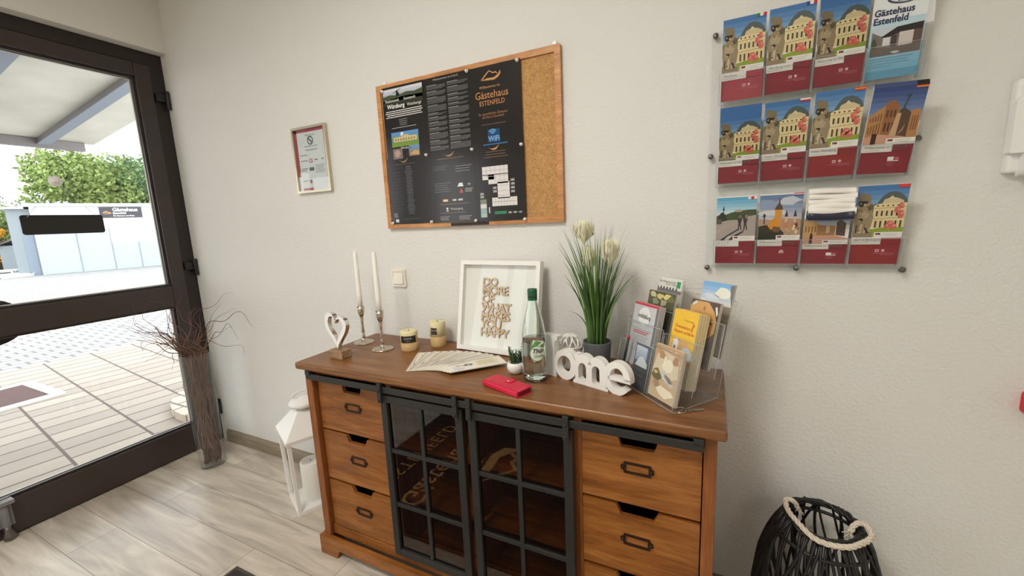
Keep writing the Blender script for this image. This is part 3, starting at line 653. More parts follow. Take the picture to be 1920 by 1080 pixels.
# fan of leaflets
LF = 12; proto = None
for k in range(LF):
    f = k/(LF-1); a = math.radians(117-70*f); cx = .345+(.565-.345)*f; cyy = -.265+.006*f+.022*math.sin(PI*f)
    if k not in (0, LF-1): cx += .004*math.sin(k*2.3)
    M_ = Matrix.Translation((cx, cyy, TZ+.0008+.0011*k)) @ Matrix.Rotation(a, 4, 'Z')
    if k == 0:
        m = MB(); m.box(-.105, .105, -.05, .05, 0, .0004, 'leaflet_paper')
        P_ = Pic(m, lambda x, y, h: (-.105+x, -.05+y, .0004+h*.35), .21, .1)
        P_.rect(.03, .97, .05, .93, (236, 230, 218)); P_.l = 2
        P_.rect(0, 1, .965, .99, (120, 104, 92)); P_.rect(0, 1, .01, .03, (150, 130, 116)); P_.rect(.03, .97, .88, .91, (180, 160, 140)); P_.rect(.03, .97, .05, .07, (190, 150, 150))
        P_.rect(.50, .90, .22, .80, (228, 220, 190), 3); P_.lines(.54, .87, .70, .07, 6, (186, 176, 146), .022, 4)
        P_.blob(.16, .3, .08, .16, (206, 214, 222), 3, seed=3); P_.blob(.22, .22, .07, .1, (224, 200, 204), 3, seed=5)
        P_.poly([(.28, .52), (.34, .62), (.42, .60), (.46, .48), (.42, .40), (.32, .42)], (84, 84, 92), 4); P_.poly([(.33, .48), (.38, .55), (.42, .5), (.38, .45)], (220, 220, 220), 5); P_.poly([(.16, .50), (.28, .50), (.28, .53), (.16, .56)], (100, 96, 100), 4)
        P_.poly([(.05, .7), (.3, .78), (.5, .88), (.3, .84), (.05, .76)], (170, 160, 156), 4)
        proto = m.build('leaflet'); o = proto
    else: o = proto.copy(); COL.objects.link(o)
    o.matrix_basis = M_
    lab = {0: 'printed leaflet lying leftmost at the bottom of the fan', LF-1: 'topmost printed leaflet of the fan, its whole face visible'}.get(k, 'printed leaflet in the middle of the fanned pile, mostly covered')
    tag(o, lab, 'leaflet', 'fan of printed leaflets on the sideboard')
# shadow-box picture leaning on the wall
def leanframe():
    t = thing('picture_frame', 'white box frame with the wooden words leaning against the wall', 'picture', (.565, -.08, TZ))
    w, h, dp = .362, .362, .030; th = math.asin(.066/h)
    B = Matrix.Translation((.385, -.074, TZ)) @ Matrix.Rotation(math.radians(-4), 4, 'Z') @ Matrix.Rotation(-th, 4, 'X')
    mp = lambda x, z, q: (x, q, z); b = .017
    m = MB(); m.M = B; m.ring([(0, 0), (w, 0), (w, h), (0, h)], [(b, b), (w-b, b), (w-b, h-b), (b, h-b)], -dp, .0, 'white_satin', mp); m.build('frame', t, bevel=.0015)
    m = MB(); m.M = B; m.box(b-.002, w-b+.002, -.008, -.004, b-.002, h-b+.002, 'white_matt'); m.build('backing', t)
    L_ = MB(); L_.M = B; x0 = .100; sz = .0495
    for i, (tx, sc) in enumerate((('DO', 1.0), ('MORE', 1.0), ('OF', 1.0), ('WHAT', 1.0), ('MAKES', 1.0), ('YOU', 1.0), ('HAPPY', 1.0))):
        L_.text(tx, sz, 'letter_wood', lambda x, y, q, i=i: (x0+x, -.011-q, .262-i*.0335+y), .003, bold=.0009, sxy=(1.0, .95), spacing=.84, side='letter_edge')
    L_.build('wooden_lettering', t)
    m = MB(); m.M = B; m.box(b, w-b, -dp+.003, -dp+.005, b, h-b, 'door_glass'); m.build('front_glass', t)
leanframe()
# light switch
sw = thing('light_switch', 'cream square rocker light switch on the wall left of the picture', 'light switch', (.028, 0, 1.127))
m = MB(); m.prism(rrect(-.013, .067, 1.088, 1.167, .005), -.012, 0, 'switch_plastic', lambda x, z, h: (x, h, z)); m.build('frame', sw, bevel=.002)
m = MB(); m.ring(rrect(-.003, .057, 1.098, 1.157, .002), rrect(-.001, .055, 1.100, 1.155, .002), -.0123, -.010, pc(170, 162, 148), lambda x, z, h: (x, h, z)); m.hexa([(-.001, -.010, 1.100), (.055, -.010, 1.100), (.055, -.008, 1.155), (-.001, -.008, 1.155), (-.001, -.0175, 1.100), (.055, -.0175, 1.100), (.055, -.0115, 1.155), (-.001, -.0115, 1.155)], 'switch_plastic')  # darker ring paints the shaded outline of the rocker
m.build('rocker', sw, bevel=.001)
# small succulent
su = thing('potted_succulent', 'small green succulent in a round white pot', 'potted plant', (.726, -.262, TZ))
m = MB().lathe([(.0001, 0), (.016, 0), (.024, .006), (.0295, .018), (.030, .028), (.026, .040), (.023, .040), (.0235, .034), (.0001, .034)], 'white_ceramic', (.726, -.262, TZ), 28); m.build('pot', su)
m = MB(); R = random.Random(2)
for k in range(15):
    a = k*2.4; q = .018*math.sqrt(R.random()); x, y = .726+q*math.cos(a), -.262+q*math.sin(a); hh = R.uniform(.022, .058)
    tx, ty = x+math.cos(a)*.008, y+math.sin(a)*.008; m.tube([(x, y, TZ+.033), (tx, ty, TZ+.036+hh)], .0016, 5, 'succulent_green')
    for j in range(16):
        z = .008+hh*j/16; b_ = j*2.39+k; s = .011*(1-.35*j/16)
        p = Vector((x+(tx-x)*j/16, y+(ty-y)*j/16, TZ+.034+z)); d = Vector((math.cos(b_), math.sin(b_), .55)).normalized(); e = Vector((-math.sin(b_), math.cos(b_), 0)); n_ = d.cross(e)
        m.add([p, p+d*s*.5+e*s*.3, p+d*s, p+d*s*.5-e*s*.3, p+d*s*.5+n_*s*.16, p+d*s*.5-n_*s*.16], [(0, 1, 4), (1, 2, 4), (2, 3, 4), (3, 0, 4), (1, 0, 5), (2, 1, 5), (3, 2, 5), (0, 3, 5)], 'succulent_green')
m.build('foliage', su)
# water bottle
bx, by = .808, -.288
bt = thing('water_bottle', 'clear glass water bottle with green cap, about half full', 'bottle', (bx, by, TZ))
prof = [(.0001, .004), (.030, .001), (.0385, .004), (.040, .012), (.040, .060), (.0385, .066), (.0405, .072), (.0405, .128), (.0385, .150), (.033, .185), (.024, .222), (.016, .255), (.0132, .270), (.0132, .276)]
wall_ = [(max(r_-.0022, .0001), z_+(.004 if i_ < 2 else 0)) for i_, (r_, z_) in enumerate(prof)]
MB().lathe(prof+wall_[::-1], 'bottle_glass', (bx, by, TZ), 40).build('glass', bt)
inn = [(.0001, .009), (.030, .007), (.0365, .010), (.0375, .016), (.0375, .060), (.0365, .066), (.038, .074), (.038, .126), (.0368, .139), (.0001, .139)]
MB().lathe(inn, 'water', (bx, by, TZ), 40).build('water', bt)
m = MB().lathe([(.0152, .272), (.0155, .276), (.0155, .294), (.0145, .298), (.0001, .298)], 'cap_green', (bx, by, TZ), 28); m.ring(circ(bx, by, .0152, n=28), circ(bx, by, .0138, n=28), TZ+.262, TZ+.271, 'cap_green'); m.build('cap', bt)
def wrap(mb, r, a0, pts, z0, key, n=1):
    # polygon on the cylinder, pts in (arc metres, height)
    cx = sum(p[0] for p in pts)/len(pts); cyy = sum(p[1] for p in pts)/len(pts)
    f = lambda u, v: (bx+r*math.cos(a0+u/r), by+r*math.sin(a0+u/r), TZ+z0+v)
    vs = [f(cx, cyy)]+[f(cx+(p[0]-cx)*.5, cyy+(p[1]-cyy)*.5) for p in pts]+[f(*p) for p in pts]; N_ = len(pts)
    mb.add(vs, [(0, 1+i, 1+(i+1) % N_) for i in range(N_)]+[(1+i, 1+N_+i, 1+N_+(i+1) % N_, 1+(i+1) % N_) for i in range(N_)], key, True)
m = MB(); A = math.radians(-52); r0 = .0411
wrap(m, r0, A, circ(0, 0, .026, .026, 28), .098, 'label_green'); wrap(m, r0+.0003, A, circ(0, 0, .0235, .0235, 28), .098, pc(214, 222, 210))
wrap(m, r0+.0002, A, [(-.022, .02), (-.005, .043), (.012, .036), (.026, .034), (.024, .016), (-.01, .018)], .098, 'label_green'); wrap(m, r0+.0004, A, [(.0, .026), (.02, .040), (.024, .03), (.006, .024)], .098, 'label_white')
m.text('Thür', .019, pc(30, 40, 34), lambda u, v, h: (bx+(r0+.0007)*math.cos(A+(u-.018)/r0), by+(r0+.0007)*math.sin(A+(u-.018)/r0), TZ+.100+v), bold=.0005, shear=.3)
m.text('Quelle', .0125, pc(50, 60, 54), lambda u, v, h: (bx+(r0+.0007)*math.cos(A+(u-.014)/r0), by+(r0+.0007)*math.sin(A+(u-.014)/r0), TZ+.086+v), shear=.3)
m.build('front_label', bt)
m = MB(); A2 = math.radians(-158); wrap(m, r0, A2, [(-.016, -.034), (.018, -.034), (.018, .028), (-.016, .036)], .098, 'label_white')
for k in range(9): wrap(m, r0+.0003, A2, [(-.012, .022-.005*k), (.012, .022-.005*k), (.012, .0235-.005*k), (-.012, .0235-.005*k)], .098, pc(150, 160, 154))
m.build('back_label', bt)
# red wallet
wa = thing('wallet', 'closed bright red leather wallet with a snap tab', 'wallet', (.755, -.395, TZ))
B = Matrix.Translation((.757, -.391, TZ)) @ Matrix.Rotation(math.radians(-20), 4, 'Z')
m = MB(); m.M = B; m.prism(rrect(-.078, .078, -.030, .030, .006), .016, .0195, 'red_leather'); m.prism(rrect(-.078, .078, -.030, .030, .006), 0, .003, 'red_leather')
m.prism([(-.0305, 0), (-.0345, .004), (-.0345, .0155), (-.0305, .0195), (-.027, .0195), (-.027, 0)][::-1], -.076, .076, 'red_leather', lambda a, c, h: (h, a, c)); m.build('cover', wa, bevel=.0012)
m = MB(); m.M = B; m.box(-.074, .074, -.027, .027, .003, .016, 'red_leather_inside').box(-.0745, .0745, -.0275, .0275, .0070, .0076, 'red_leather').box(-.0745, .0745, -.0275, .0275, .0112, .0118, 'red_leather'); m.build('pages', wa)
m = MB(); m.M = B; m.prism(rrect(-.012, .012, .000, .034, .004), .0197, .0222, 'red_leather'); m.prism(rrect(-.011, .011, .0305, .0335, .001), .005, .0222, 'red_leather'); m.build('snap_tab', wa, bevel=.0008)
m = MB(); m.M = B @ Matrix.Translation((0, .006, .0222)); m.lathe([(.004, 0), (.0035, .0015), (.0001, .002)], 'chrome', n=12); m.build('snap_button', wa)

# ------------------------------------------------------------------ white cut-out word
S0 = Vector((.839, -.241, TZ)); SD = Vector((.9451, -.3268, 0)); SN = Vector((.3268, .9451, 0))
hm = thing('word_sign', 'white painted wooden cut-out word home standing on the sideboard', 'word sign', tuple(S0))
mp = lambda s_, z, h: tuple(S0+SD*s_+SN*h+Vector((0, 0, z)))
TH = .026
def arc(cx, cy_, rx, ry, a0, a1, n=14): return [(cx+rx*math.cos(math.radians(a0+(a1-a0)*i/(n-1))), cy_+ry*math.sin(math.radians(a0+(a1-a0)*i/(n-1)))) for i in range(n)]
hl = MB()
hl.prism([(-.030, 0), (.030, 0), (.030, .02), (.024, .03), (.024, .118), (.037, .127), (.037, .138), (-.026, .138), (-.026, .127), (-.012, .118), (-.012, .012), (-.030, .010)], 0, TH, 'white_paint', mp)
hl.build('letter_h', hm, bevel=.0012)
ol = MB(); o_ = [(.066+.044*math.cos(t), .0495+.050*math.sin(t)) for t in [2*PI*i/32 for i in range(32)]]; i_ = [(.0625+.027*math.cos(t-.12), .0495+.030*math.sin(t)) for t in [2*PI*i/32 for i in range(32)]]
ol.ring(o_, i_, .0002, TH-.0002, 'white_paint', mp); ol.build('letter_o', hm, bevel=.0012)
ml = MB(); zb_ = -.001
def stemp(x0, x1, z1): return [(x0-.007, 0), (x1+.007, 0), (x1+.007, .007), (x1, .016), (x1, z1), (x0, z1), (x0, .016), (x0-.007, .007)]
ml.prism([(.098, 0), (.130, 0), (.130, .006), (.118, .018), (.118, .094), (.104, .096), (.100, .088), (.106, .082), (.106, .016), (.098, .008)], .0004, TH-.0004, 'white_paint', mp)
ml.prism(stemp(.147, .168, .07), .0004, TH-.0004, 'white_paint', mp); ml.prism(stemp(.195, .217, .07), .0004, TH-.0004, 'white_paint', mp)
for cx, r_, rin in ((.136, .032, .0135), (.185, .032, .0135)):
    out = arc(cx, .062, r_, .034, 180, 0); inn_ = arc(cx-.002, .056, rin, .014, 0, 180)
    # arch as quads between outer and inner arcs
    oo = arc(cx, .063, r_, .034, 180, 0, 14); ii = arc(cx-.003, .055, rin, .015, 180, 0, 14)
    for k in range(13): ml.prism([oo[k], ii[k], ii[k+1], oo[k+1]], .0006, TH-.0006, 'white_paint', mp, smooth=False)
for a_, b_ in ((.118, .124), (.168, .172)): ml.prism([(a_, 0), (b_+.024, 0), (b_+.020, .008), (b_+.010, .012), (a_, .01)], .0006, TH-.0006, 'white_paint', mp)
ml.build('letter_m', hm)
el = MB(); oo = arc(.252, .0485, .044, .050, 0, 330, 30); ii = arc(.254, .049, .024, .031, 0, 322, 30)
oo = [(.296, .046)]+arc(.252, .0485, .044, .050, 4, 322, 30); ii = [(.277, .046)]+arc(.253, .049, .0235, .031, 8, 312, 30)
for k in range(30): el.prism([oo[k], oo[k+1], ii[k+1], ii[k]], .0003, TH-.0003, 'white_paint', mp)
el.prism([(.224, .041), (.296, .041), (.296, .053), (.224, .053)], .0003, TH-.0003, 'white_paint', mp)
el.build('letter_e', hm)
m = MB(); m.M = Matrix.Translation(tuple(S0+SD*.221+Vector((0, 0, .012))-SN*.0004)) @ Matrix.Rotation(math.radians(-19), 4, 'Z') @ Matrix.Rotation(PI/2, 4, 'X'); m.lathe([(.002, 0), (.0018, .0008), (.0001, .0012)], 'pin_steel', n=10); m.build('nail_head', hm)

# ------------------------------------------------------------------ lattice tealight ball
lb = thing('tealight_holder', 'white round lattice tealight holder behind the cut-out word', 'tealight holder', (.886, -.155, TZ))
c0 = Vector((.886, -.152, TZ+.079)); RR = .043
m = MB().lathe([(.0001, 0), (.024, 0), (.026, .005), (.016, .018), (.020, .036), (.034, .050), (.0425, .070), (.043, .080), (.040, .080), (.038, .070), (.030, .055), (.0001, .046)], 'white_ceramic', (c0.x, c0.y, TZ), 32); m.build('bowl', lb)
m = MB()
for k in range(9):
    a = 2*PI*k/9
    for sgn in (-1, 1):
        pts = []
        for i in range(9):
            f = i/8; el_ = f*PI/2*.95; az = a+sgn*f*.62; pts.append(c0+Vector((RR*.97*math.cos(el_)*math.cos(az), RR*.97*math.cos(el_)*math.sin(az), RR*.95*math.sin(el_))))
        m.tube(pts, .0030, 7, 'white_ceramic')
m.tube([c0+Vector((RR*.97*math.cos(2*PI*i/32), RR*.97*math.sin(2*PI*i/32), .001)) for i in range(32)], .0036, 7, 'white_ceramic', closed=True)
m.lathe([(.010, RR*.90), (.006, RR*.98), (.0001, RR)], 'white_ceramic', tuple(c0), 16); m.build('lattice_dome', lb)

# ------------------------------------------------------------------ artificial grass in a grey pot
px_, py_ = .978, -.148
gp = thing('potted_grass', 'tall artificial grass with cream blossoms in a dark grey pot', 'potted plant', (px_, py_, TZ))
MB().lathe([(.0001, 0), (.038, 0), (.040, .003), (.0465, .100), (.0465, .104), (.043, .104), (.0425, .094), (.0001, .094)], 'pot_grey', (px_, py_, TZ), 36).build('pot', gp)
MB().lathe([(.0425, .088), (.03, .093), (.0001, .095)], 'soil', (px_, py_, TZ), 20).build('soil', gp)
R = random.Random(11); m = MB()
def blade(base, top, bend, w, key, n=8):
    base = Vector(base); top = Vector(top); vs = []; d = (top-base); side = Vector((-(d.y), d.x, 0))
    if side.length < .01: side = Vector((1, .3, 0))
    a = R.random()*PI; side = Vector((math.cos(a), math.sin(a)*.6, 0)).normalized()
    for i in range(n+1):
        f = i/n; p = base+Vector((0, 0, d.z*f*(1+bend*(1-f))))+Vector((d.x, d.y, 0))*(f**1.9); ww = w*(1-f**2.2)*.5+.0002
        q = side.cross(Vector((0, 0, 1)))*ww*.35
        vs += [p-side*ww, p+q, p+side*ww]
    fs = []
    for i in range(n): fs += [(3*i, 3*i+1, 3*i+4, 3*i+3), (3*i+1, 3*i+2, 3*i+5, 3*i+4)]
    m.add(vs, fs, key, True)
for k in range(90):
    a = R.random()*2*PI; q = .030*math.sqrt(R.random()); bx0, by0 = px_+q*math.cos(a), py_+q*math.sin(a)
    sp = R.uniform(.01, .105); hh = R.uniform(.20, .40)
    tx = bx0+sp*math.cos(a); ty = min(-.012, by0+sp*.8*math.sin(a))
    blade((bx0, by0, TZ+.09), (tx, ty, TZ+.09+hh), R.uniform(0, .25), R.uniform(.004, .0085), R.choice(['grass_blade', 'grass_blade', 'grass_blade_dark']))
for k in range(34):  # fine wisps
    a = R.random()*2*PI; q = .02; sp = R.uniform(.03, .14); hh = R.uniform(.30, .405)
    blade((px_+q*math.cos(a), py_+q*math.sin(a), TZ+.09), (px_+sp*math.cos(a), min(-.01, py_+sp*math.sin(a)*.7), TZ+.09+hh), R.uniform(0, .2), .0022, 'grass_blade_dark')
# drooping blades at both sides
for (tx, ty, tz_, bd) in ((.838, -.16, .20, 1.4), (.838, -.20, .115, 1.6), (1.125, -.10, .325, .5), (1.10, -.09, .33, .35), (.86, -.12, .30, .4)):
    blade((px_+(.02 if tx > px_ else -.025), py_, TZ+.09), (tx, ty, TZ+tz_), bd, .005, 'grass_blade_dark', 12)
m.build('grass', gp)
for (tx, ty, tz_, r_, h_) in ((.940, -.155, .470, .040, .085), (.952, -.150, .380, .030, .100), (1.022, -.150, .402, .036, .100)):
    f = MB(); f.tube([(px_, py_, TZ+.09), (px_+(tx-px_)*.4, py_+(ty-py_)*.4, TZ+.09+(tz_-.09)*.5), (tx, ty, TZ+tz_-h_*.45)], [.0022, .002, .0018], 6, 'grass_blade')
    for k in range(170):
        a = R.random()*2*PI; t0 = R.random(); c_ = Vector((tx, ty, TZ+tz_-h_*.5)); up_ = Vector((math.cos(a)*r_*R.uniform(.2, 1), math.sin(a)*r_*R.uniform(.2, 1), h_*R.uniform(.55, 1)))
        s_ = Vector((-math.sin(a), math.cos(a), 0))*.0032; b0 = c_+Vector((0, 0, h_*.05*t0)); mid = c_+up_*.55+Vector((math.cos(a), math.sin(a), 0))*r_*.35
        f.add([b0, mid+s_, c_+up_, mid-s_], [(0, 1, 2, 3)], 'flower_cream', True)
    f.lathe([(.003, 0), (r_*.42, h_*.28), (r_*.55, h_*.6), (r_*.3, h_*.85), (.0001, h_*.9)], 'flower_cream', (tx, ty, TZ+tz_-h_*.5), 12)
    f.build('blossom', gp)

# ------------------------------------------------------------------ framed notice
cf = thing('framed_notice', 'silver framed notice with a dark red border left of the pin board', 'framed notice', (-.448, 0, 1.70))
CX, CZ, CW, CH = -.566, 1.543, .235, .310
mpw = lambda x, z, h: (x, -h, z)
m = MB(); m.ring([(CX, CZ), (CX+CW, CZ), (CX+CW, CZ+CH), (CX, CZ+CH)], [(CX+.011, CZ+.011), (CX+CW-.011, CZ+.011), (CX+CW-.011, CZ+CH-.011), (CX+.011, CZ+CH-.011)], 0, .018, 'tape_glass_frame', mpw); m.build('frame', cf, bevel=.0015)
m = MB(); m.box(CX+.009, CX+CW-.009, -.006, -.002, CZ+.009, CZ+CH-.009, pc(206, 208, 204))
P_ = Pic(m, lambda x, y, h: (CX+.011+x, -.006-h, CZ+.011+y), CW-.022, CH-.022); R_ = (172, 62, 80)
P_.rect(0, 1, 0, 1, (214, 218, 216)); P_.l = 2
P_.rect(0, 1, .955, 1, R_).rect(0, .07, .0, 1, R_).rect(.93, 1, .2, 1, R_).rect(.1, .46, .0, .045, R_)
g = (110, 110, 112); P_.l = 3
P_.rect(.0, .11, .0, .24, (232, 232, 236)); P_.rect(.44, 1, .0, .2, (236, 238, 244))
P_.text('Rauchverbot', .5, .89, .0125, g, align='CENTER'); P_.text('in allen Räumen des Hauses', .5, .715, .0085, g, align='CENTER'); P_.text('Vielen Dank für Ihr', .5, .655, .0105, g, align='CENTER')
mm_ = MB; c_ = circ(.5, .815, .095, .095*(CW-.022)/(CH-.022), 20); ci = circ(.5, .815, .070, .070*(CW-.022)/(CH-.022), 20)
m.ring([(a*P_.w, b*P_.h) for a, b in c_], [(a*P_.w, b*P_.h) for a, b in ci], .0008, .0010, pc(70, 62, 66), lambda x, y, h: P_.mp(x, y, h)); P_.poly([(.44, .84), (.46, .855), (.56, .79), (.54, .775)], (70, 62, 66), 4)
for y, n_ in ((.58, 1), (.49, 1), (.36, 2), (.16, 1)): P_.lines(.12, .36, y, .03, n_, (128, 128, 130), .012, 4, .3, int(y*100))
P_.rect(.40, .50, .455, .52, (180, 90, 104), 4).rect(.42, .48, .465, .51, (226, 200, 204), 5).rect(.57, .68, .49, .505, g, 4).rect(.8, .87, .49, .505, g, 4)
P_.rect(.38, .53, .325, .38, (96, 98, 100), 4); P_.lines(.58, .9, .40, .028, 5, (150, 150, 152), .009, 4); P_.rect(.36, .42, .12, .175, (150, 90, 100), 4); m.build('notice_sheet', cf)
m = MB(); m.box(CX+.011, CX+CW-.011, -.0105, -.0085, CZ+.011, CZ+CH-.011, 'door_glass'); m.build('front_glass', cf)

# ------------------------------------------------------------------ pin board and posters
BX, BZ, BW, BH = 0.0, 1.352, .827, .600
cb = thing('pin_board', 'wooden framed cork pin board covered on the left by six black sheets', 'pin board', (.41, 0, 1.65))
m = MB(); b = .022; m.ring([(BX, BZ), (BX+BW, BZ), (BX+BW, BZ+BH), (BX, BZ+BH)], [(BX+b, BZ+b), (BX+BW-b, BZ+b), (BX+BW-b, BZ+BH-b), (BX+b, BZ+BH-b)], 0, .018, 'board_frame', mpw); m.build('frame', cb, bevel=.002)
MB().box(BX+b-.002, BX+BW-b+.002, -.011, -.002, BZ+b-.002, BZ+BH-b+.002, 'cork').build('cork_panel', cb)
for x in (.052, .811):
    m = MB(); m.box(x-.012, x+.004, -.017, -.004, BZ+BH-.001, BZ+BH+.012, 'white_satin'); m.build('mounting_clip', cb, bevel=.002)
m = MB(); m.box(.340, .517, -.0215, -.018, BZ+.0015, BZ+.013, 'black_plastic')
tag(m.build('label_strip', loc=(.43, -.018, BZ+.007)), 'thin black strip fixed to the bottom edge of the pin board frame', 'label strip')
GOLD = (204, 150, 96); BLK = (34, 31, 32); GR = (150, 150, 152)
def swoosh(P, cx, cy, s, c=GOLD):
    P.poly([(cx-s, cy), (cx-s*.4, cy-s*.18), (cx+s*.3, cy-s*.12), (cx+s, cy+s*.22), (cx+s*.4, cy-s*.30), (cx-s*.2, cy-s*.34)], c)
def sheet(x0, x1, z0, z1, dy, label, draw):
    m = MB(); y = -.0195-dy
    m.box(x0, x1, y, y+.0006, z0, z1, gpc(*BLK)); P = Pic(m, lambda a, b_, h: (x0+a, y-h, z0+b_), x1-x0, z1-z0, gloss=True); draw(P)
    return tag(m.build('poster_sheet', loc=((x0+x1)/2, y, z0)), label, 'poster', 'black information sheets on the pin board')
def d_a(P):
    P.grad(.02, .98, .83, .97, (150, 158, 172), (214, 218, 226), 4); P.l = 2
    P.poly([(.02, .80), (.98, .80), (.98, .91), (.8, .885), (.6, .90), (.4, .87), (.2, .89), (.02, .875)], (74, 84, 62)); P.poly([(.02, .76), (.98, .74), (.98, .84), (.5, .85), (.02, .82)], (52, 58, 44)); P.l = 3
    P.poly([(.34, .855), (.36, .92), (.38, .945), (.40, .92), (.44, .875), (.40, .86)], (26, 28, 30)); P.poly([(.24, .905), (.38, .925), (.5, .965), (.37, .935)], (40, 42, 44))
    W_ = (236, 234, 230)
    P.text('Residenzstadt', .07, .795, .0165, W_, sx=.8); P.text('Genusswelt', .52, .795, .0165, W_, sx=.8); P.text('Würzburg', .11, .71, .023, W_, bold=.0006, sx=.95); P.text('Weinberge', .60, .71, .017, W_, sx=.95)
    P.lines(.04, .97, .665, .026, 4, (210, 208, 206), .012, 3, .25, 4, 'C'); P.lines(.35, .6, .545, .024, 4, (150, 150, 150), .007, 3, .3, 5, 'C'); P.lines(.18, .8, .44, .02, 1, (170, 170, 170), .008, 3)
    P.grad(.15, .82, .19, .385, (110, 140, 60), (96, 150, 210), 5, 3); P.poly([(.2, .25), (.78, .25), (.78, .315), (.6, .32), (.55, .34), (.45, .34), (.4, .32), (.2, .315)], (206, 190, 140), 4)
    for k in range(8): P.rect(.24+.066*k, .265+.066*k, .265, .295, (120, 106, 80), 5)
    P.rect(.15, .82, .185, .235, (120, 150, 60), 4); P.disc(.42, .35, .04, (230, 232, 236), 4); P.text('Würzburg', .36, .15, .013, W_)
    P.rect(.16, .40, .02, .16, (128, 112, 108), 3); P.blob(.28, .09, .08, .05, (176, 150, 140), 4); P.grad(.56, .82, .04, .19, (150, 124, 92), (110, 150, 196), 4, 3); P.poly([(.58, .06), (.7, .12), (.8, .10), (.8, .05)], (196, 164, 110), 4)
def d_b(P):
    P.text('Wissenswertes von A bis Z', .5, .955, .0105, (190, 188, 186), align='CENTER')
    for cx0, cx1, sd in ((.08, .49, 3), (.53, .96, 9)):
        y = .90; R = random.Random(sd)
        while y > .05:
            n = R.choice([2, 4, 5, 3, 6]); 
            P.lines(cx0, cx0+.22, y, .01, 1, (168, 168, 168), .006, 3, 0)
            for i in range(n): P.rect(cx0, cx1-(.1*R.random() if i == n-1 else 0), y-.012-.0125*i, y-.012-.0125*i+.0075, (104, 104, 106), 3)
            y -= .012+.0125*n+.014
def mountain(P, cx, cy, s, c=GOLD):
    k = P.w/P.h
    f = lambda pts: [(cx+a*s, cy+b*s*k*.62) for a, b in pts]
    P.poly(f([(-1, -.55), (-.55, .1), (-.1, .65), (-.02, .6), (-.45, 0), (-.75, -.45)]), c); P.poly(f([(-.1, .65), (.35, .25), (.55, .35), (.8, .0), (.7, -.02), (.5, .18), (.33, .08), (-.08, .48)]), c)
    P.poly(f([(-1, -.62), (-.3, -.42), (.4, -.45), (.85, -.1), (1.05, .45), (1.08, -.05), (.85, -.5), (.4, -.8), (-.2, -.72)]), c)
def d_c(P):
    mountain(P, .42, .885, .19); P.text('Willkommen im', .40, .735, .0135, GOLD, align='CENTER')
    P.text('Gästehaus', .43, .615, .0375, (206, 146, 92), align='CENTER', sx=.90); P.text('ESTENFELD', .435, .530, .0250, (206, 146, 92), align='CENTER', sx=.86)
    P.text('Ihr gemütliches Zuhause', .44, .415, .0125, (176, 128, 86), align='CENTER'); P.text('auf Zeit in Estenfeld', .44, .375, .0115, (176, 128, 86), align='CENTER'); P.lines(.2, .7, .295, .02, 1, (110, 96, 84), .008)
    B_ = (60, 128, 190); 
    P.rect(.32, .56, .075, .235, (36, 74, 120)); P.l = 2; P.text('WiFi', .33, .09, .026, (120, 180, 226), bold=.0008, sx=.95)
    for r in (.10, .07, .04):
        o_ = circ(.42, .165, r, r*P.w/P.h, 12, math.radians(40), math.radians(140)); i_ = circ(.42, .165, r-.016, (r-.016)*P.w/P.h, 12, math.radians(40), math.radians(140))
        for k in range(11): P.poly([o_[k], o_[k+1], i_[k+1], i_[k]], (120, 180, 226), 3)
    P.l = 1; P.lines(.22, .72, .045, .02, 1, B_, .012)
def d_d(P):
    swoosh(P, .42, .965, .12, (150, 116, 84)); P.lines(.2, .7, .90, .02, 1, (96, 84, 78), .008)
    P.lines(.42, .62, .86, .0215, 34, (104, 100, 102), .008, 1, .45, 6, 'C'); P.lines(.12, .36, .84, .05, 14, (62, 58, 58), .008, 1, .4, 7)
    P.lines(.07, .17, .16, .018, 4, (140, 138, 138), .009); P.rect(.10, .18, .03, .075, (214, 212, 212)); P.lines(.3, .8, .08, .02, 2, (80, 70, 64), .007)
def d_e(P):
    swoosh(P, .48, .97, .12, (170, 128, 88)); P.lines(.2, .8, .90, .02, 1, (130, 98, 72), .009, 1, .1, 3, 'C')
    P.lines(.10, .46, .80, .025, 3, (88, 88, 90), .009); P.lines(.60, .95, .78, .035, 3, (120, 120, 122), .009); P.lines(.12, .5, .56, .03, 5, (96, 94, 94), .010, 1, .3)
    P.poly([(.62, .50), (.66, .55), (.73, .55), (.75, .50)], (226, 224, 222)); P.rect(.84, .9, .51, .54, (130, 130, 130)); P.poly([(.66, .41), (.70, .48), (.74, .41)], (196, 60, 60)); P.lines(.78, .95, .46, .02, 3, (150, 146, 146), .01)
    P.rect(.28, .40, .30, .335, (220, 150, 80)); P.rect(.3, .38, .305, .33, (226, 214, 200), 2); P.rect(.5, .58, .305, .33, (200, 198, 196)); P.rect(.62, .72, .305, .33, (200, 198, 196))
    P.lines(.2, .85, .26, .02, 1, (120, 96, 78), .008, 1, 0); P.disc(.37, .195, .025, (236, 234, 232)); P.rect(.35, .39, .16, .19, (236, 234, 232)); P.text('Notausgang', .44, .18, .0125, (200, 198, 196)); P.lines(.2, .8, .135, .02, 1, (110, 90, 76), .008)
    P.lines(.2, .42, .08, .022, 3, (150, 148, 148), .008); P.lines(.62, .9, .08, .022, 3, (150, 148, 148), .008)
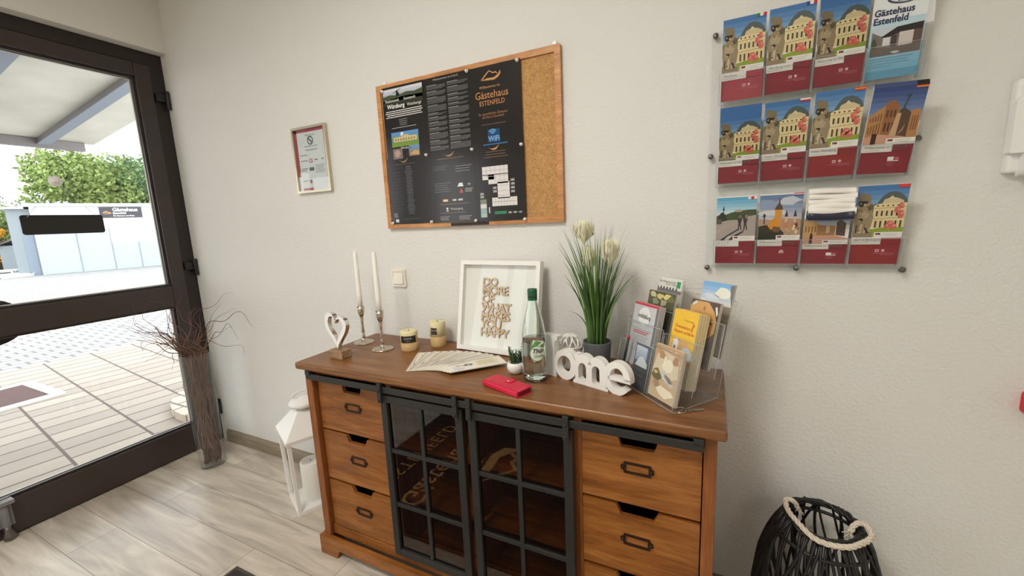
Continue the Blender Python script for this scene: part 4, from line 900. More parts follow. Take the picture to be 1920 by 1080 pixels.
def d_f(P):
    swoosh(P, .42, .985, .12); P.lines(.2, .7, .92, .035, 3, (120, 96, 78), .009, 1, .2, 2, 'C')
    W_ = (226, 222, 220); W2 = (176, 172, 172)
    P.rect(.16, .68, .62, .735, W_); P.rect(.16, .40, .56, .63, W_); P.rect(.28, .68, .50, .63, W_); P.rect(.46, .70, .30, .52, W_); P.rect(.34, .84, .20, .315, W_); P.l = 2
    for x in (.24, .33, .42, .52, .60): P.rect(x, x+.006, .52 if x > .4 else .6, .735, W2)
    for z in (.675, .60, .54, .47, .40, .34): P.rect(.46 if z < .6 else .2, .68, z, z+.005, W2)
    for x in (.40, .46, .52, .58, .64, .70, .76): P.rect(x, x+.006, .20, .315, W2)
    P.rect(.35, .83, .255, .262, W2); P.l = 1
    for k, c in enumerate(((120, 140, 110), (214, 212, 208), (150, 176, 180), (166, 190, 186))): P.rect(.09, .22, .30-.062*k-.06, .30-.062*k, c)
    for (x, z) in ((.72, .52), (.72, .47), (.72, .42), (.72, .37), (.36, .43), (.36, .385), (.09, .36), (.09, .32)): P.text('101', x, z, .0125, (226, 224, 222), bold=.0004)
    P.rect(.38, .62, .09, .13, (50, 136, 96)); P.text('108 · 109 · 110', .65, .095, .0095, (220, 220, 218), bold=.0003); P.rect(.26, .285, .11, .19, (206, 206, 206))
XC = (.030, .247, .466, .680)
T_, M_, B_ = BZ+.585, BZ+.293, BZ+.018
s_a = sheet(XC[0]+.004, XC[1]+.001, M_-.006, T_, .0006, 'black sheet top left on the pin board with a valley photo and Würzburg heading', d_a)
s_b = sheet(XC[1], XC[2], M_-.006, T_-.001, 0, 'black sheet top middle on the pin board with two columns of small grey text', d_b)
s_c = sheet(XC[2]-.001, XC[3]-.002, M_-.006, T_-.003, .0006, 'black sheet top right on the pin board with gold guesthouse logo and blue wifi sign', d_c)
s_d = sheet(XC[0], XC[1], B_, M_+.004, .0012, 'black sheet bottom left on the pin board with a faint centred list', d_d)
s_e = sheet(XC[1]-.001, XC[2]+.001, B_-.002, M_+.004, .0018, 'black sheet bottom middle on the pin board with small icons and text', d_e)
s_f = sheet(XC[2], XC[3], B_-.004, M_+.003, .0012, 'black sheet bottom right on the pin board with a white floor plan', d_f)
pin0 = None
for (x, z, w) in ((.040, .572, 'at the top left corner'), (.458, .577, 'at the top between the middle and right sheets'), (.668, .575, 'at the top right corner of the sheets'), (.243, .294, 'at the meeting point of the left and middle sheets'), (.462, .292, 'at the meeting point of the middle and right sheets'), (.672, .287, 'halfway down the right edge of the sheets'), (.036, .024, 'at the bottom left corner'), (.247, .022, 'at the bottom between the left and middle sheets'), (.463, .019, 'at the bottom between the middle and right sheets'), (.676, .016, 'at the bottom right corner of the sheets')):
    if pin0 is None:
        m = MB(); m.M = Matrix.Translation((x, -.0220, BZ+z)) @ Matrix.Rotation(PI/2, 4, 'X'); m.lathe([(.0001, 0), (.0062, 0), (.0066, .0015), (.0052, .004), (.0040, .006), (.0048, .0085), (.0042, .0098), (.0001, .0102)], 'white_satin', n=14)
        o = pin0 = m.build('push_pin', loc=(x, -.022, BZ+z))
    else: o = pin0.copy(); COL.objects.link(o); o.location = (x, -.022, BZ+z)
    tag(o, 'push pin '+w+(' of the black sheets' if 'sheet' not in w else ''), 'push pin', 'white push pins on the pin board')

# ------------------------------------------------------------------ brochure artwork
CRIM = 'crimson'
def base_cover(P, crim='crimson', split=None, logo=1, title='', lang=0):
    P.rect(0, 1, 0, 1, (236, 232, 226), 1); P.rect(0, 1, 0, .27, crim, 2); P.rect(.60, 1, .26, .345, crim, 2)
    P.rect(0, .60, .262, .345, (226, 222, 216), 7); P.rect(.44, 1, .345, .42, (228, 224, 218), 7); P.rect(.0, .44, .345, .355, (228, 224, 218), 7)
    P.rect(.47, .57, .385, .408, (90, 52, 60), 8); P.rect(.48, .515, .385, .40, (190, 40, 60), 8.5); P.lines(.62, .92, .395, .02, 2, (196, 192, 188), .006, 8)
    if title: P.text(title, .05, .305, .0085, (92, 90, 92), 8, sx=.95)
    P.lines(.05, .35, .28, .02, 1, (186, 182, 178), .006, 8)
    W_ = (222, 176, 184)
    if logo == 1: 
        P.rect(.52, .60, .16, .195, W_, 4); P.rect(.535, .585, .17, .185, (170, 80, 96), 5); P.disc(.68, .18, .035, W_, 4); P.lines(.45, .66, .14, .02, 1, (180, 96, 110), .006, 4, 0); P.lines(.64, .9, .145, .02, 2, (190, 110, 122), .006, 4, 0)
    elif logo == 2: P.rect(.56, .68, .16, .20, (240, 236, 234), 4); P.rect(.70, .78, .165, .195, (190, 90, 110), 4); P.rect(.56, .78, .148, .158, (240, 236, 234), 4); P.lines(.56, .72, .12, .025, 2, (186, 90, 106), .008, 4)
    else: P.rect(.54, .66, .155, .175, (236, 210, 214), 4); P.disc(.60, .18, .05, (226, 190, 196), 4)
def palace(P, top=1.0, dull=0, warm=0, base=.345):
    y0, y1 = base, top; Y = lambda f: y0+(y1-y0)*f; d = dull
    k = lambda r, g, b: (max(0, r-d), max(0, g-d), max(0, b-d))
    L = 1.5
    P.grad(0, 1, Y(.45), Y(1), k(150, 186, 214), k(70, 118, 172), 6, 1.5)
    P.poly([(.0, Y(.55)), (.12, Y(.60)), (.3, Y(.62)), (.4, Y(.66)), (.42, Y(.3)), (0, Y(.3))], k(96, 100, 62), 2)
    # dome
    dm = [(.40, Y(.60)), (.44, Y(.70)), (.52, Y(.80)), (.62, Y(.865)), (.74, Y(.875)), (.86, Y(.84)), (.95, Y(.77)), (1, Y(.70)), (1, Y(.60))]
    P.poly(dm, k(84, 96, 96) if not warm else k(84, 84, 84), 2.2); P.poly([(.55, Y(.73)), (.66, Y(.765)), (.8, Y(.755)), (.93, Y(.70)), (.93, Y(.62)), (.5, Y(.62))], k(206, 190, 148), 2.4); P.poly([(.62, Y(.74)), (.69, Y(.80)), (.77, Y(.74))], k(216, 202, 160), 2.6)
    P.poly([(.36, Y(.20)), (.36, Y(.62)), (.46, Y(.655)), (1, Y(.66)), (1, Y(.16))], k(222, 206, 158), 2.6)
    for z in (.56, .36): P.poly([(.36, Y(z)), (1, Y(z+.02)), (1, Y(z+.035)), (.36, Y(z+.012))], k(176, 156, 112), 2.8)
    for i in range(6):
        x = .42+.098*i
        P.disc(x+.02, Y(.615), .020, k(70, 58, 46), 3); P.rect(x, x+.038, Y(.42), Y(.52), k(70, 62, 52), 3); P.rect(x, x+.040, Y(.20), Y(.33), k(84, 64, 44), 3); P.rect(x+.058, x+.066, Y(.18), Y(.56), k(196, 178, 134), 2.9)
    P.poly([(.34, Y(.02)), (.34, Y(.17)), (.6, Y(.20)), (1, Y(.20)), (1, Y(.04))], k(138, 160, 58), 3.2); P.poly([(.36, Y(.05)), (.6, Y(.12)), (.95, Y(.10)), (.9, Y(.03))], k(172, 190, 74), 3.4)
    R = random.Random(5)
    for (x, y, r) in ((.84, .52, .06), (.90, .60, .06), (.92, .44, .07), (.72, .27, .07), (.80, .22, .07), (.66, .22, .05)):
        P.blob(x, Y(y), r, r*.62, k(200, 104, 92), 3.5, seed=int(x*90)); P.blob(x+.02, Y(y+.02), r*.5, r*.3, k(218, 138, 120), 3.7, seed=int(y*70))
    # stone lion and pedestal
    P.poly([(.0, Y(0)), (.42, Y(0)), (.38, Y(.12)), (.0, Y(.16))], k(142, 126, 102), 3.5)
    P.poly([(.02, Y(.08)), (.0, Y(.40)), (.06, Y(.62)), (.10, Y(.74)), (.20, Y(.78)), (.30, Y(.70)), (.34, Y(.52)), (.38, Y(.40)), (.34, Y(.12))], k(150, 134, 104), 3.7)
    P.blob(.16, Y(.78), .12, .055, k(128, 116, 88), 4, seed=2); P.poly([(.03, Y(.66)), (.05, Y(.72)), (.24, Y(.715)), (.20, Y(.64)), (.1, Y(.60))], k(44, 36, 30), 4.2)
    P.blob(.16, Y(.46), .11, .065, k(172, 156, 124), 4, seed=4); P.blob(.28, Y(.58), .05, .03, k(96, 82, 62), 4.2, seed=5); P.blob(.13, Y(.36), .04, .022, k(58, 48, 38), 4.4, seed=6)
    P.poly([(.10, Y(.10)), (.14, Y(.28)), (.19, Y(.28)), (.17, Y(.10))], k(196, 180, 150), 4.2); P.poly([(.19, Y(.24)), (.23, Y(.26)), (.33, Y(.10)), (.28, Y(.09))], k(70, 58, 46), 4.4); P.poly([(.04, Y(.1)), (.05, Y(.26)), (.08, Y(.26)), (.08, Y(.1))], k(86, 74, 58), 4.2); P.poly([(.22, Y(.1)), (.22, Y(.20)), (.26, Y(.18)), (.25, Y(.1))], k(196, 180, 150), 4.2)
    R = random.Random(8)
    for i in range(26): x = R.uniform(.02, .34); y = R.uniform(.14, .7); P.blob(x, Y(y), R.uniform(.012, .03), R.uniform(.008, .016), k(*R.choice([(186, 170, 138), (104, 92, 72), (122, 108, 84), (166, 150, 118)])), 4.5+.02*i, seed=i)
def flag(P, cols, y=1.0, vert=True, x0=.78, h=.035):
    n = len(cols)
    for i, c in enumerate(cols):
        if vert: P.rect(x0+(1-x0)*i/n, x0+(1-x0)*(i+1)/n, y-h, y, c, 6)
        else: P.rect(x0, 1, y-h*(i+1)/n, y-h*i/n, c, 6)
def art_residence(P):   # ochre palace corner with column under deep blue sky
    P.grad(0, 1, .60, 1, (126, 150, 190), (50, 70, 122), 7, 1.5)
    P.poly([(.0, .345), (.0, .66), (.10, .72), (.30, .80), (.34, .845), (.46, .85), (.56, .78), (.62, .66), (.8, .72), (.96, .74), (.98, .70), (1, .345)], (176, 128, 80), 2)
    P.poly([(.30, .80), (.34, .845), (.46, .85), (.56, .78), (.58, .40), (.30, .40)], (146, 98, 60), 2.4); P.poly([(.58, .45), (.58, .74), (.66, .76), (.80, .70), (.80, .42)], (88, 66, 54), 2.4)
    P.poly([(.60, .70), (.64, .70), (.72, .90), (.70, .91)], (56, 76, 72), 2.8); P.blob(.69, .885, .05, .012, (60, 78, 74), 3)
    R = random.Random(3)
    for i in range(5): P.rect(.04+.05*i, .06+.05*i, .48, .56+.012*i, (112, 76, 48), 3); P.rect(.04+.05*i, .06+.05*i, .62, .66+.012*i, (112, 76, 48), 3)
    for i in range(3): P.rect(.34+.07*i, .375+.07*i, .50, .60, (70, 46, 34), 3); P.rect(.34+.07*i, .375+.07*i, .66, .74, (86, 58, 40), 3)
    for i in range(3): P.rect(.84+.045*i, .86+.045*i, .50, .66, (120, 84, 54), 3)
    P.poly([(.46, .42), (.54, .70), (.62, .70), (.60, .42)], (196, 160, 120), 3.1)
    P.poly([(0, .345), (0, .44), (.3, .47), (.7, .44), (1, .40), (1, .345)], (196, 150, 124), 3.3); P.rect(.14, .24, .35, .48, (58, 36, 30), 3.5); P.poly([(.62, .45), (.66, .5), (.74, .58), (.72, .5)], (150, 116, 90), 3.6)
def art_bridge(P):
    P.grad(0, 1, .70, .985, (214, 226, 230), (96, 168, 206), 6, 1.5)
    P.poly([(0, .60), (.0, .72), (.14, .76), (.24, .74), (.4, .77), (.6, .79), (.8, .80), (1, .80), (1, .62)], (72, 84, 56), 2); P.poly([(0, .62), (.1, .76), (.16, .78), (.22, .74), (.3, .62)], (50, 58, 44), 2.2); P.rect(.17, .185, .76, .86, (66, 76, 76), 2.4); P.poly([(.15, .80), (.18, .87), (.21, .80)], (56, 66, 66), 2.6)
    P.blob(.55, .79, .12, .02, (176, 160, 136), 2.4)
    P.poly([(0, .345), (0, .62), (.3, .655), (.6, .66), (.72, .70), (1, .72), (1, .345)], (166, 156, 150), 2.8); P.poly([(0, .60), (0, .68), (.14, .67), (.14, .60)], (96, 88, 76), 3)
    P.poly([(.0, .5), (.4, .60), (.6, .62), (.2, .54), (0, .44)], (182, 164, 146), 3); P.poly([(.10, .355), (.34, .45), (.58, .53), (.56, .50), (.3, .41), (.2, .355)], (50, 48, 54), 3.2); P.poly([(.32, .36), (.5, .44), (.72, .50), (.7, .47), (.5, .40), (.42, .36)], (58, 54, 60), 3.2); P.poly([(.2, .37), (.3, .43), (.40, .42), (.34, .36)], (196, 190, 184), 3.1)
    for x in (.56, .70): P.poly([(x, .50), (x+.01, .60), (x-.02, .68), (x, .74), (x+.06, .74), (x+.10, .67), (x+.07, .6), (x+.10, .51), (x+.08, .50), (x+.04, .58), (x+.03, .50)], (58, 54, 56), 3.6)
    P.blob(.6, .70, .04, .03, (120, 110, 96), 4); P.blob(.76, .70, .04, .03, (130, 120, 104), 4)
def art_town(P):
    P.grad(0, 1, .60, .985, (196, 196, 206), (104, 130, 166), 6, 1.5); P.blob(.7, .9, .3, .05, (196, 202, 214), 2); P.blob(.2, .88, .24, .04, (140, 158, 186), 2.1); P.blob(.3, .74, .4, .05, (206, 206, 212), 2.2)
    P.poly([(0, .42), (0, .66), (.3, .64), (.6, .66), (1, .64), (1, .36), (0, .36)], (176, 146, 122), 2.6)
    P.rect(.38, .54, .56, .78, (206, 146, 62), 3); P.poly([(.36, .78), (.40, .83), (.44, .86), (.465, .955), (.49, .86), (.53, .83), (.56, .78)], (84, 66, 54), 3.2); P.poly([(.24, .56), (.30, .63), (.40, .68), (.5, .60), (.5, .5), (.24, .5)], (210, 140, 48), 3.4)
    for x in (.62, .82): P.rect(x, x+.06, .56, .68, (206, 176, 146), 3); P.poly([(x-.01, .68), (x+.03, .78), (x+.07, .68)], (74, 58, 56), 3.2); P.rect(x-.04, x+.1, .52, .60, (190, 130, 100), 3.1)
    P.rect(.12, .145, .58, .68, (40, 40, 44), 3.2); P.blob(.13, .70, .035, .03, (44, 46, 50), 3.4)
    P.poly([(0, .355), (0, .55), (.2, .57), (.3, .50), (.5, .52), (.62, .45), (.6, .36)], (58, 52, 38), 3.6); P.poly([(0, .36), (0, .47), (.3, .46), (.62, .42), (.62, .36)], (42, 46, 40), 3.8); P.blob(.44, .5, .1, .045, (110, 84, 54), 4)
    R = random.Random(6)
    for i in range(14): P.blob(R.uniform(.6, .96), R.uniform(.40, .58), .035, .022, R.choice([(226, 206, 166), (150, 96, 66), (196, 156, 116), (96, 66, 50)]), 4.2+.02*i, seed=i)
def art_street(P, top=.80):
    P.grad(0, 1, .60, top, (214, 206, 196), (130, 150, 176), 3, 1.5); P.poly([(0, .40), (0, .76), (.2, .76), (.36, .68), (.36, .44)], (190, 150, 98), 2); P.poly([(.3, .46), (.3, .68), (.7, .66), (.7, .48)], (156, 116, 76), 2.2)
    P.rect(.5, .58, .54, .66, (196, 170, 136), 2.4); P.poly([(.72, .50), (.72, .72), (.8, .76), (.92, .70), (.92, .48)], (88, 72, 66), 2.4); P.poly([(0, .345), (0, .42), (.3, .50), (.7, .50), (1, .44), (1, .345)], (196, 150, 126), 2.8); P.poly([(.14, .36), (.16, .52), (.19, .56), (.22, .50), (.22, .36)], (60, 40, 36), 3)
    for i in range(4): P.rect(.04+.07*i, .065+.07*i, .56, .66, (120, 84, 54), 2.6)
def art_guesthouse(P):
    LB = (160, 204, 224)
    P.rect(0, 1, 0, 1, (228, 232, 234), 1); P.grad(0, 1, 0, .62, (110, 176, 206), (190, 216, 226), 8, 1.5)
    K_ = (44, 52, 84); P.text('Gästehaus', .03, .675, .0205, K_, 3, bold=.0006, sx=.90); P.text('Estenfeld', .03, .59, .0205, K_, 3, bold=.0006, sx=.90)
    o_ = circ(.58, .835, .34, .065, 24, PI*1.02, PI*1.95); i_ = circ(.60, .855, .34, .070, 24, PI*1.02, PI*1.95)
    for k in range(23): P.poly([o_[k], o_[k+1], i_[k+1], i_[k]], (60, 66, 84), 3)
    P.poly([(.44, .80), (.44, .84), (.5, .855), (.56, .84), (.56, .80)], (52, 58, 80), 3.2)
    P.rect(0.04, 0.98, 0.25, 0.55, (120, 110, 104), 2); P.poly([(.04, 0.55), (.4, 0.55), (.98, 0.55), (.98, 0.4963), (.62, 0.4963), (.3, 0.4604), (.22, 0.4604), (.04, 0.5142)], (196, 206, 214), 2.2); P.poly([(.22, 0.4515), (.5, 0.5366), (.98, 0.55), (.98, 0.4784), (.6, 0.4784), (.3, 0.4336)], (40, 34, 34), 2.6)
    P.rect(0.56, 0.82, 0.3351, 0.4784, (206, 196, 192), 2.8); P.rect(0.26, 0.4, 0.353, 0.4425, (214, 214, 214), 2.8); P.rect(0.42, 0.52, 0.3351, 0.4515, (72, 62, 58), 3); P.rect(0.82, 0.98, 0.3172, 0.4784, (96, 76, 70), 3); P.poly([(.04, 0.25), (.04, 0.353), (.4, 0.3261), (.98, 0.344), (.98, 0.25)], (104, 92, 86), 3.2); P.blob(.1, 0.3888, .05, .06, (70, 80, 60), 3.4); P.blob(.52, 0.2724, .08, .012, (196, 198, 196), 3.5)
    P.lines(.06, .92, .215, .028, 3, (84, 140, 176), .008, 3, .3, 3); P.lines(.06, .5, .13, .025, 1, (90, 146, 180), .008, 3); P.rect(0, 1, 0, .09, (92, 158, 190), 2.5)

# ------------------------------------------------------------------ acrylic wall rack
RX, RP = 1.324, .111
rk = thing('brochure_rack', 'clear acrylic wall rack with three rows of brochure pockets', 'brochure rack', (1.54, 0, 1.54))
m = MB(); m.box(1.296, 1.790, -.007, -.004, 1.180, 1.885, 'acrylic'); m.build('back_panel', rk)
ROWS = (1.683, 1.447, 1.205)
LEAN = math.radians(10.5)
def tilt(x0, z0, y0=-.016, lean=LEAN, rz=0):
    """local frame: x along the wall, z up the leaning sheet, y into the wall"""
    return Matrix.Translation((x0, y0, z0)) @ Matrix.Rotation(lean, 4, 'X') @ Matrix.Rotation(rz, 4, 'Y')
for z in ROWS:
    m = MB(); m.M = tilt(0, z-.006, -.010)
    m.box(RX-.006, RX+4*RP+.001, -.034, -.032, 0, .083, 'acrylic'); m.box(RX-.006, RX+4*RP+.001, -.034, 0, -.002, 0, 'acrylic')
    for i in range(5): m.box(RX-.006+RP*i, RX-.0045+RP*i, -.034, 0, 0, .083, 'acrylic_edge')
    m.box(RX-.006, RX+4*RP+.001, -.0342, -.0318, .083, .0842, 'acrylic_edge')
    m.build('pocket_row', rk)
pp = None
for (x, z) in ((1.305, 1.872), (1.302, 1.531), (1.302, 1.190), (1.540, 1.190), (1.779, 1.188), (1.781, 1.527), (1.780, 1.872)):
    m = MB(); m.M = Matrix.Translation((x, 0, z)) @ Matrix.Rotation(PI/2, 4, 'X'); m.lathe([(.0045, 0), (.0045, .010), (.0075, .011), (.0078, .018), (.006, .0205), (.0001, .021)], 'pin_steel', n=16); m.build('standoff_screw', rk)
BWD, BHT = .1035, .210
def brochure(name, i, row, art, label, cat='brochure', h=BHT, behind=3, rise=.0, dy=0, rz=0, lean=LEAN, blabel=None, dz=0, w=BWD, th=.0016, dx=0):
    """front brochure plus copies tucked behind it"""
    x0 = RX+RP*i+dx; z0 = ROWS[row]+dz; g = 'brochures in the wall rack'
    Mx = tilt(x0, z0, -.026-dy, lean, rz)
    m = MB(); m.box(0, w, 0, th, 0, h, 'paper'); P = Pic(m, lambda a, b_, q: (a, -q, b_), w, h); P.l = 1; art(P)
    o = m.build(name); o.matrix_basis = Mx; tag(o, label, cat, g)
    for k in range(behind):
        c = o.copy(); COL.objects.link(c); c.matrix_basis = Mx @ Matrix.Translation((.0006*(k % 2), (k+1)*(th+.0004), rise*(k+1)))
        tag(c, 'spare behind the '+label, cat, g)
    return o
def cover(artf, flagc=None, crim='crimson', logo=1, title='', vert=True, fy=1.0, **kw):
    def f(P):
        base_cover(P, crim, None, logo, title); artf(P, **kw) if kw else artf(P)
        if flagc: flag(P, flagc, fy, vert)
    return f
RED, WH, GRN, BLU, YEL, BK = (200, 40, 56), (232, 230, 226), (40, 130, 70), (40, 60, 140), (226, 160, 40), (24, 24, 26)
brochure('brochure', 0, 0, cover(palace, (GRN, WH, RED), 'crimson_light', title='Würzburg'), 'brochure with Italian flag corner, leftmost in the rack top row', behind=2)
brochure('brochure', 1, 0, cover(palace, (BLU, WH, RED), title='Würzburg vous invite'), 'brochure with French flag corner, second in the rack top row', behind=3, dy=.002, dz=.001)
brochure('brochure', 2, 0, cover(palace, None, title='Welcome to Würzburg', dull=14), 'brochure with stepped copies behind, third in the rack top row', behind=6, rise=.0075, dy=.006, h=.196)
brochure('brochure', 3, 0, art_guesthouse, 'light blue guesthouse brochure, rightmost in the rack top row', behind=1, dy=.002, h=.212)
brochure('brochure', 0, 1, cover(palace, None, title='Welcome to Würzburg', dull=18), 'shorter palace brochure, leftmost in the rack middle row', behind=6, rise=.0045, h=.186, dy=.004)
brochure('brochure', 1, 1, cover(palace, (WH, RED), title='Visitez Würzburg', vert=False, dull=8), 'brochure with white and red flag corner, second in the rack middle row', behind=3, dy=.003)
brochure('brochure', 2, 1, cover(palace, (RED, YEL, RED), 'crimson_red', title='Visite Würzburg', vert=False), 'brochure with Spanish flag corner, third in the rack middle row', behind=1, dy=.008, h=.218, lean=math.radians(14))
brochure('brochure', 3, 1, cover(art_residence, (BK, RED, YEL), logo=2, title='Willkommen in Würzburg', vert=False), 'brochure with ochre palace, rightmost in the rack middle row', behind=4, dy=.007, lean=math.radians(15), rz=math.radians(2.4), rise=.002)
brochure('brochure', 0, 2, cover(art_bridge, (WH, RED, WH), title='ようこそ', fy=.985), 'brochure with two strollers on a bridge, leftmost in the rack bottom row', behind=2, h=.205)
brochure('brochure', 1, 2, cover(art_town, (RED, WH, BLU), logo=3, title='Willkommen in Würzburg', vert=False), 'brochure with town towers, second in the rack bottom row', behind=3, h=.205, dy=.002)
brochure('brochure', 2, 2, cover(art_street, None, logo=2, title='Willkommen in Würzburg'), 'brochure with brown street view, third in the rack bottom row', behind=1, h=.165, dy=.003)
brochure('brochure', 3, 2, cover(palace, ((214, 60, 50), (214, 60, 50)), 'crimson_red', title='维尔茨堡欢迎您'), 'brochure with plain red corner, rightmost in the rack bottom row', behind=2, h=.212, dy=.004)
# bent-over brochures in the third pocket of the bottom row
Mx = tilt(RX+2*RP, ROWS[2], -.029)
for k in range(6):
    zt = .214-.0115*k; y0 = .004-.0022*k; yo = -.006-.0030*k
    path = [(y0, .13), (y0, zt-.022), (y0-.002, zt-.008), (y0-.007, zt-.001), (y0-.013, zt-.001), (yo-.012, zt-.006), (yo-.013, zt-.013-.002*k)]
    m = MB(); R = random.Random(k); x0, x1 = .001+.001*(k % 2), BWD+.003*math.sin(k*2)
    key = 'paper' if k < 5 else pc(40, 42, 62); vs = []
    nseg = 6
    for (y, z) in path:
        for j in range(nseg+1):
            f = j/nseg; wv = .0012*math.sin(f*5+k*1.7); vs.append((x0+(x1-x0)*f, y-wv, z+wv*1.2))
    th = .0016
    for (y, z) in path:
        for j in range(nseg+1):
            f = j/nseg; wv = .0012*math.sin(f*5+k*1.7); vs.append((x0+(x1-x0)*f, y-wv+th, z+wv*1.2-th*.6))
    q = nseg+1; n_ = len(path)*q; fs = []
    for i in range(len(path)-1):
        for j in range(nseg): fs += [(i*q+j, i*q+j+1, (i+1)*q+j+1, (i+1)*q+j), (n_+i*q+j+1, n_+i*q+j, n_+(i+1)*q+j, n_+(i+1)*q+j+1)]
        for j in (0, nseg): fs.append((i*q+j, (i+1)*q+j, n_+(i+1)*q+j, n_+i*q+j))
    i = len(path)-1
    for j in range(nseg): fs.append((i*q+j, i*q+j+1, n_+i*q+j+1, n_+i*q+j))
    m.add(vs, fs, key, True)
    o = m.build('bent_brochure'); o.matrix_basis = Mx
    tag(o, 'bent brochure over the third bottom rack pocket, '+('topmost of the pile', 'second from the top', 'third from the top', 'fourth from the top', 'fifth from the top', 'lowest, dark blue')[k], 'brochure', 'brochures in the wall rack')

# ------------------------------------------------------------------ acrylic leaflet stand on the sideboard
O0 = Vector((1.098, -.25, TZ)); SU = Vector((.702, -.712, 0)); SV = Vector((.712, .702, 0)); TL = math.tan(math.radians(12))
stn = thing('leaflet_stand', 'clear acrylic tiered leaflet stand on the right end of the sideboard', 'leaflet stand', (1.19, -.21, TZ))
def sp(s_, d, z): return tuple(O0+SU*s_+SV*d+Vector((0, 0, z)))
def splate(name, s0, s1, d, z0, z1, th=.002, key='acrylic', parent=None, edges=True):
    m = MB(); P = []
    for z in (z0, z1):
        e = z*TL
        P += [sp(s0, d+e-th, z), sp(s1, d+e-th, z), sp(s1, d+e, z), sp(s0, d+e, z)]
    m.hexa(P, key)
    if edges:
        for a, b_ in (((s0, z0), (s0, z1)), ((s0, z1), (s1, z1)), ((s1, z1), (s1, z0))):
            m.tube([sp(a[0], d+a[1]*TL-th/2, a[1]), sp(b_[0], d+b_[1]*TL-th/2, b_[1])], .0012, 6, 'acrylic_edge')
    return m.build(name, parent or stn)
m = MB(); m.hexa([sp(-.10, 0, .001), sp(.20, 0, .001), sp(.185, .17, .001), sp(-.14, .17, .001), sp(-.10, 0, .003), sp(.20, 0, .003), sp(.185, .17, .003), sp(-.14, .17, .003)], 'acrylic')
m.tube([sp(-.10, 0, .002), sp(.20, 0, .002), sp(.172, .172, .002)], .0014, 6, 'acrylic_edge'); m.build('base_plate', stn)
splate('back_plate', -.15, .172, .172, .002, .268)
splate('pocket_front', .080, .198, -.004, .003, .152); splate('pocket_front', -.004, .080, -.004, .003, .140)
splate('pocket_front', -.112, -.066, -.004+.03, .02, .12)
splate('pocket_front', -.110, .056, .045, .035, .178); splate('pocket_front', .062, .205, .045, .035, .172)
splate('pocket_front', -.115, .060, .098, .08, .215); splate('pocket_front', .070, .215, .098, .08, .222)
for s_ in (.200, .080, -.100):
    m = MB(); m.hexa([sp(s_, -.004, .002), sp(s_+.002, -.004, .002), sp(s_+.002-.016*(s_ > .1), .172, .002), sp(s_-.016*(s_ > .1), .172, .002), sp(s_, .03, .150), sp(s_+.002, .03, .150), sp(s_+.002, .215, .262), sp(s_, .215, .262)], 'acrylic')
    m.build('side_panel', stn)
def card(name, s0, s1, d, z0, z1, label, art, n, cat='leaflet', th=.0012, lab2=None, grp='leaflets in the acrylic stand', edge='paper', gap=.0008):
    w = s1-s0; h = (z1-z0)/math.cos(math.radians(12))
    base = Matrix((( SU.x, SV.x, 0, 0), (SU.y, SV.y, 0, 0), (0, 0, 1, 0), (0, 0, 0, 1)))
    Mx = Matrix.Translation(sp(s0, d+z0*TL, z0)) @ base @ Matrix.Rotation(-math.radians(12), 4, 'X')
    m = MB(); m.box(0, w, 0, th, 0, h, edge); P = Pic(m, lambda a, b_, q: (a, -q, b_), w, h); art(P)
    o = m.build(name); o.matrix_basis = Mx; tag(o, label, cat, grp)
    for k in range(n):
        c = o.copy(); COL.objects.link(c); c.matrix_basis = Mx @ Matrix.Translation((.0008*math.sin(k*1.9), (k+1)*(th+gap), .001*math.sin(k*2.3)))
        tag(c, lab2 or ('copy behind the '+label), cat, grp)
def a_gold(P):
    P.grad(0, 1, 0, 1, (206, 184, 150), (196, 158, 118), 5); P.l = 2
    P.poly([(0, .42), (.1, .8), (.3, .92), (.9, .86), (.95, .5), (.6, .38), (.3, .40)], (222, 206, 176)); P.blob(.55, .66, .22, .12, (240, 232, 206), 3, seed=1); P.blob(.3, .82, .14, .07, (190, 144, 100), 3.2, seed=2); P.blob(.8, .8, .12, .08, (176, 136, 96), 3.1, seed=3); P.blob(.42, .74, .05, .08, (246, 238, 200), 3.4, seed=4)
    P.poly([(.02, .40), (.08, .52), (.22, .56), (.34, .48), (.42, .40), (.3, .33), (.12, .34)], (110, 98, 58), 3.6); P.blob(.16, .47, .07, .035, (216, 190, 110), 4); P.poly([(.3, .50), (.5, .55), (.75, .42), (.9, .34), (.8, .30), (.5, .38)], (206, 200, 196), 4.2); P.poly([(.5, .50), (.7, .46), (.82, .38), (.7, .36), (.52, .44)], (130, 124, 118), 4.4)
    P.blob(.6, .16, .3, .10, (244, 232, 204), 3, seed=8); P.blob(.25, .26, .12, .06, (176, 140, 104), 3.2, seed=9)
def a_dark(P):
    P.rect(0, 1, 0, 1, (84, 92, 106)); P.l = 2; P.grad(.05, .7, .62, .95, (150, 166, 190), (196, 206, 222), 4); P.poly([(.1, .5), (.3, .7), (.5, .74), (.8, .6), (.8, .48)], (216, 220, 226), 3); P.rect(0, 1, 0, .42, (52, 54, 62), 3); P.rect(.0, 1, .40, .5, (66, 74, 78), 3.2); P.lines(.2, .7, .30, .05, 1, (120, 122, 130), .012, 4); P.rect(.3, .7, .12, .2, (70, 72, 84), 4)
